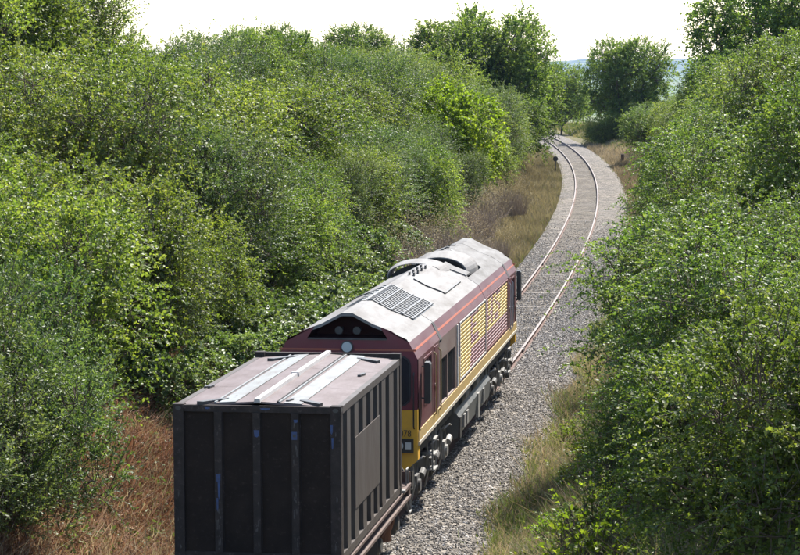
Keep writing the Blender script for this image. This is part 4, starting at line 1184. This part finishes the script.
NUM = ["", "one", "two", "three", "four", "five", "six", "seven", "eight", "nine", "ten", "eleven"]
ORD = ["nearest", "second nearest", "third nearest", "fourth nearest", "fifth nearest", "sixth nearest", "seventh nearest", "eighth nearest", "ninth nearest", "tenth nearest"]
by_l = {}
for o, d, wh, y in PLANTS: by_l.setdefault((d, wh), []).append((y, o))
plural = lambda d: d + ("es" if d.endswith("bush") else "s")
for (d, wh), lst in by_l.items():
    lst.sort(key=lambda e: e[0])
    n = len(lst)
    for k, (y, o) in enumerate(lst):
        if n == 1: o["label"] = f"{d} {wh}"
        elif n == 2: o["label"] = f"{('nearer', 'farther')[k]} of two {plural(d)} {wh}"
        elif n <= 11: o["label"] = f"{'farthest' if k == n - 1 else ORD[k]} of {NUM[n]} {plural(d)} {wh}"
        else: o["label"] = f"{d} {wh}"
        o["group"] = plural(d) + (" on the left bank" if "left bank" in wh else " on the right bank" if "right bank" in wh else " beyond the curve")
        if n > 11: o["group"] = f"{plural(d)} {wh}"

# ground cover: real blades and leaves, far too many to count
def blades(name, mat, label, cat, n, qf, yr, hh, lean=.35, wd=.014, dens=None, seed=1, tone=(0, 1)):
    rg = np.random.default_rng(seed)
    y = rg.uniform(*yr, n) if dens is None else yr[0] + (yr[1] - yr[0]) * rg.uniform(0, 1, n) ** dens
    q = qf(rg, y)
    x = xc(y) + q
    z = ground(x, y)
    cl = .5 + .5 * np.sin(x * 2.1 + np.sin(y * 1.7) * 2) * np.sin(y * 2.3 + x)
    h = rg.uniform(*hh, n) * (.55 + .75 * cl)
    b = np.stack([x, y, z - .03], 1)
    a = rg.uniform(0, 6.28, n)
    wv = np.stack([np.cos(a), np.sin(a) * .3, np.zeros(n)], 1) * (wd * rg.uniform(.6, 1.4, n))[:, None]
    ld = np.stack([rg.normal(0, lean, n), rg.normal(0, lean, n), np.ones(n)], 1)
    mid = b + ld * (h * .55)[:, None]
    tip = b + ld * h[:, None] + np.stack([rg.normal(0, lean, n), rg.normal(0, lean, n), -.25 * np.ones(n)], 1) * (h * .5)[:, None]
    V = np.stack([b - wv, b + wv, mid - wv * .8, mid + wv * .8, tip], 1).reshape(-1, 3)
    k = np.arange(n)[:, None] * 5
    Fc = np.concatenate([k + np.array([[0, 1, 3]]), k + np.array([[0, 3, 2]]), k + np.array([[2, 3, 4]])], 1).reshape(-1, 3)
    tn = np.clip(tone[0] + (tone[1] - tone[0]) * (.45 * rg.uniform(0, 1, n) + .55 * (.5 + .5 * np.sin(x * .9 + 1.3 * np.sin(y * .45)))), 0, 1)
    me = tri_mesh(name, V, Fc, np.repeat(tn, 3))
    return tag(link(name, me, LEAF[mat]), label, cat, kind="stuff")
def q_right(rg, y): return 2.5 + .25 * np.sin(y * .8) + rg.beta(1.3, 1.6, len(y)) * 3.6 + .2 * sm(130, 190, y)
blades("verge_grass", 'grass', "mixed green and straw grass on the right verge beside the ballast", "grass", 70000, q_right, (30, 112), (.14, .5), dens=1.25, seed=3, wd=.011, lean=.5, tone=(0, .72))
blades("seed_grass", 'straw', "straw coloured seed heads among the grass of the right verge", "grass", 16000, q_right, (30, 72), (.3, .7), dens=1.2, seed=14, wd=.008, lean=.45)
blades("dry_grass", 'straw', "dry straw coloured grass on the right verge along the far curve", "grass", 26000, lambda rg, y: 2.5 + .2 * sm(120, 190, y) + rg.beta(1.3, 1.5, len(y)) * 5.0, (125, 262), (.25, .75), seed=4, wd=.022)
blades("dry_grass", 'straw', "dry brown grass and seed heads at the left foot beyond the locomotive", "grass", 60000, lambda rg, y: -2.8 + 1.0 * sm(68, 112, y) - rg.beta(1.05, 1.6, len(y)) * 4.8, (62, 250), (.15, .65), dens=1.2, seed=5, wd=.016, tone=(0, .6))
blades("green_weeds", 'grass', "thin green weeds at the left edge of the ballast along the curve", "weeds", 9000, lambda rg, y: -2.55 + .95 * sm(68, 112, y) - rg.beta(1, 3, len(y)) * 2.5, (66, 262), (.15, .45), seed=6, tone=(.15, .85), wd=.016)
blades("far_grass", 'grass', "green and straw grass on the open ground beyond the curve", "grass", 30000, lambda rg, y: np.where(rg.uniform(0, 1, len(y)) < .22, rg.uniform(-9, -2.8, len(y)), rg.uniform(4.6, 28, len(y))), (236, 330), (.3, .8), seed=8, wd=.05)
blades("dry_stalks", 'brown', "matted brown dead stalks on the slope left of the container", "dead stalks", 42000, lambda rg, y: -2.75 - rg.uniform(0, 1, len(y)) * 5.2, (33, 61), (.2, .75), seed=9, wd=.012, lean=.6)
blades("dry_grass", 'straw', "pale dry grass stems standing on the slope left of the container", "grass", 9000, lambda rg, y: -2.75 - rg.uniform(0, 1, len(y)) ** 1.5 * 4.8, (33, 60), (.3, .85), seed=10, wd=.010, lean=.4)
blades("ballast_weeds", 'grass', "sparse weeds growing through the right ballast shoulder", "weeds", 2600, lambda rg, y: 1.6 + rg.beta(3, 1.4, len(y)) * 1.6, (36, 230), (.10, .35), seed=13, tone=(0, .5), wd=.02)
# brown bracken and litter on the slope left of the container
rg = np.random.default_rng(12)
def cover(name, mat, label, cat, n, q0, q1, y0, y1, nl, ll, lw, L, up, droop, seed, tone=None):
    rg = np.random.default_rng(seed)
    y = rg.uniform(y0, y1, n); q = q0 + (q1 - q0) * rg.uniform(0, 1, n); x = xc(y) + q
    r0 = np.stack([x, y, ground(x, y) + rg.uniform(-.05, .12, n)], 1)
    d = unit(np.stack([rg.normal(0, .7, n), rg.normal(0, .7, n), np.full(n, up)], 1))
    V, Fc, tn = shoots_mesh(name, rg, r0, d, rg.uniform(*L, n), nl, ll, lw, droop, .8, .8, None)
    return tag(link(name, tri_mesh(name, V, Fc, tn), LEAF[mat]), label, cat, kind="stuff")
cover("dead_bracken", 'brown', "reddish brown dead bracken on the slope left of the container", "bracken", 14000, -2.6, -8.0, 34, 60, 9, .085, .024, (.35, .85), .9, .55, 21)
cover("dead_bracken", 'brown', "brown dead plants under the brambles along the left foot", "bracken", 3000, -3.0, -6.0, 60, 84, 9, .08, .03, (.3, .8), .9, .5, 22)
cover("low_bramble", 'bramble', "scattered green bramble leaves on the slope left of the container", "bramble", 2600, -2.9, -7.6, 38, 60, 10, .10, .08, (.3, .8), .6, .7, 23)
cover("undergrowth", 'hawthorn', "dark undergrowth beneath the bushes of the left bank", "undergrowth", 5200, -5.6, -17, 42, 120, 8, .11, .08, (.4, .9), .9, .4, 24)
cover("undergrowth", 'glossy', "low leafy undergrowth beneath the bushes of the right bank", "undergrowth", 8500, 4.6, 17, 24, 110, 8, .10, .07, (.4, .9), .9, .4, 25)
cover("verge_weeds", 'glossy', "leafy green weeds among the grass of the right verge", "weeds", 420, 3.2, 5.6, 34, 75, 10, .085, .055, (.25, .6), 1.0, .3, 26)

# ------------------------------------------------------------------ lineside things
def gpoint(q, y): x = float(xc(y)) + q; return (x, y, gz(x, y))
sg = thing("lineside_sign", gpoint(-2.2, 191), "dark round sign on a thin post left of the track at the far curve", "sign")
MB().cyl((0, 0, -.3), (0, 0, 1.45), .045, n=8).build("post", UNDER, sg)
MB().cyl((0, .0, 1.3), (0, -.03, 1.3), .21, n=20).build("disc", UNDER, sg)
MB().box(-.03, .03, .04, .06, 1.1, 1.5).build("bracket", UNDER, sg)
ps = thing("old_post", gpoint(4.3, 214), "short dark brown post in the straw grass right of the far curve", "post")
MB().prism([(-.14, -.1), (.14, -.12), (.13, .13), (-.12, .12)], -.3, .8, axis='z').build("shaft", RUSTB, ps)
MB().prism([(-.16, -.12), (.16, -.14), (.15, .15), (-.14, .14)], 0.8, .86, axis='z').build("cap", RUSTB, ps)
ms = thing("radio_mast", (-78, 900, gz(-78, 900)), "faint slender mast rising into the sky above the tallest tree", "mast")
mb = MB()
for k in range(3):
    a = k * 2.094; mb.cyl((.55 * math.cos(a), .55 * math.sin(a), 0), (.55 * math.cos(a), .55 * math.sin(a), 64), .07, n=5)
mb.build("leg", GREYP, ms)
mb = MB()
for h in range(32):
    for k in range(3):
        a, b2 = k * 2.094, (k + 1) * 2.094
        mb.cyl((.55 * math.cos(a), .55 * math.sin(a), h * 2), (.55 * math.cos(b2), .55 * math.sin(b2), h * 2 + 2), .04, n=4)
mb.build("lattice", GREYP, ms)

# ------------------------------------------------------------------ haze: one closed box of thin air round camera and scene
HZ = .42e-4
m = bpy.data.materials.new("haze_air"); m.use_nodes = True
t = m.node_tree; t.nodes.remove(t.nodes["Principled BSDF"])
pv = t.nodes.new("ShaderNodeVolumePrincipled"); pv.inputs["Color"].default_value = (.31, .48, .84, 1); pv.inputs["Density"].default_value = HZ; pv.inputs["Anisotropy"].default_value = 0
t.links.new(pv.outputs[0], t.nodes["Material Output"].inputs["Volume"])
hz = MB().box(-11000, 11000, -800, 11200, -40, 90).build("haze", m); tag(hz, "thin pale blue summer haze filling the air", "haze", kind="stuff")
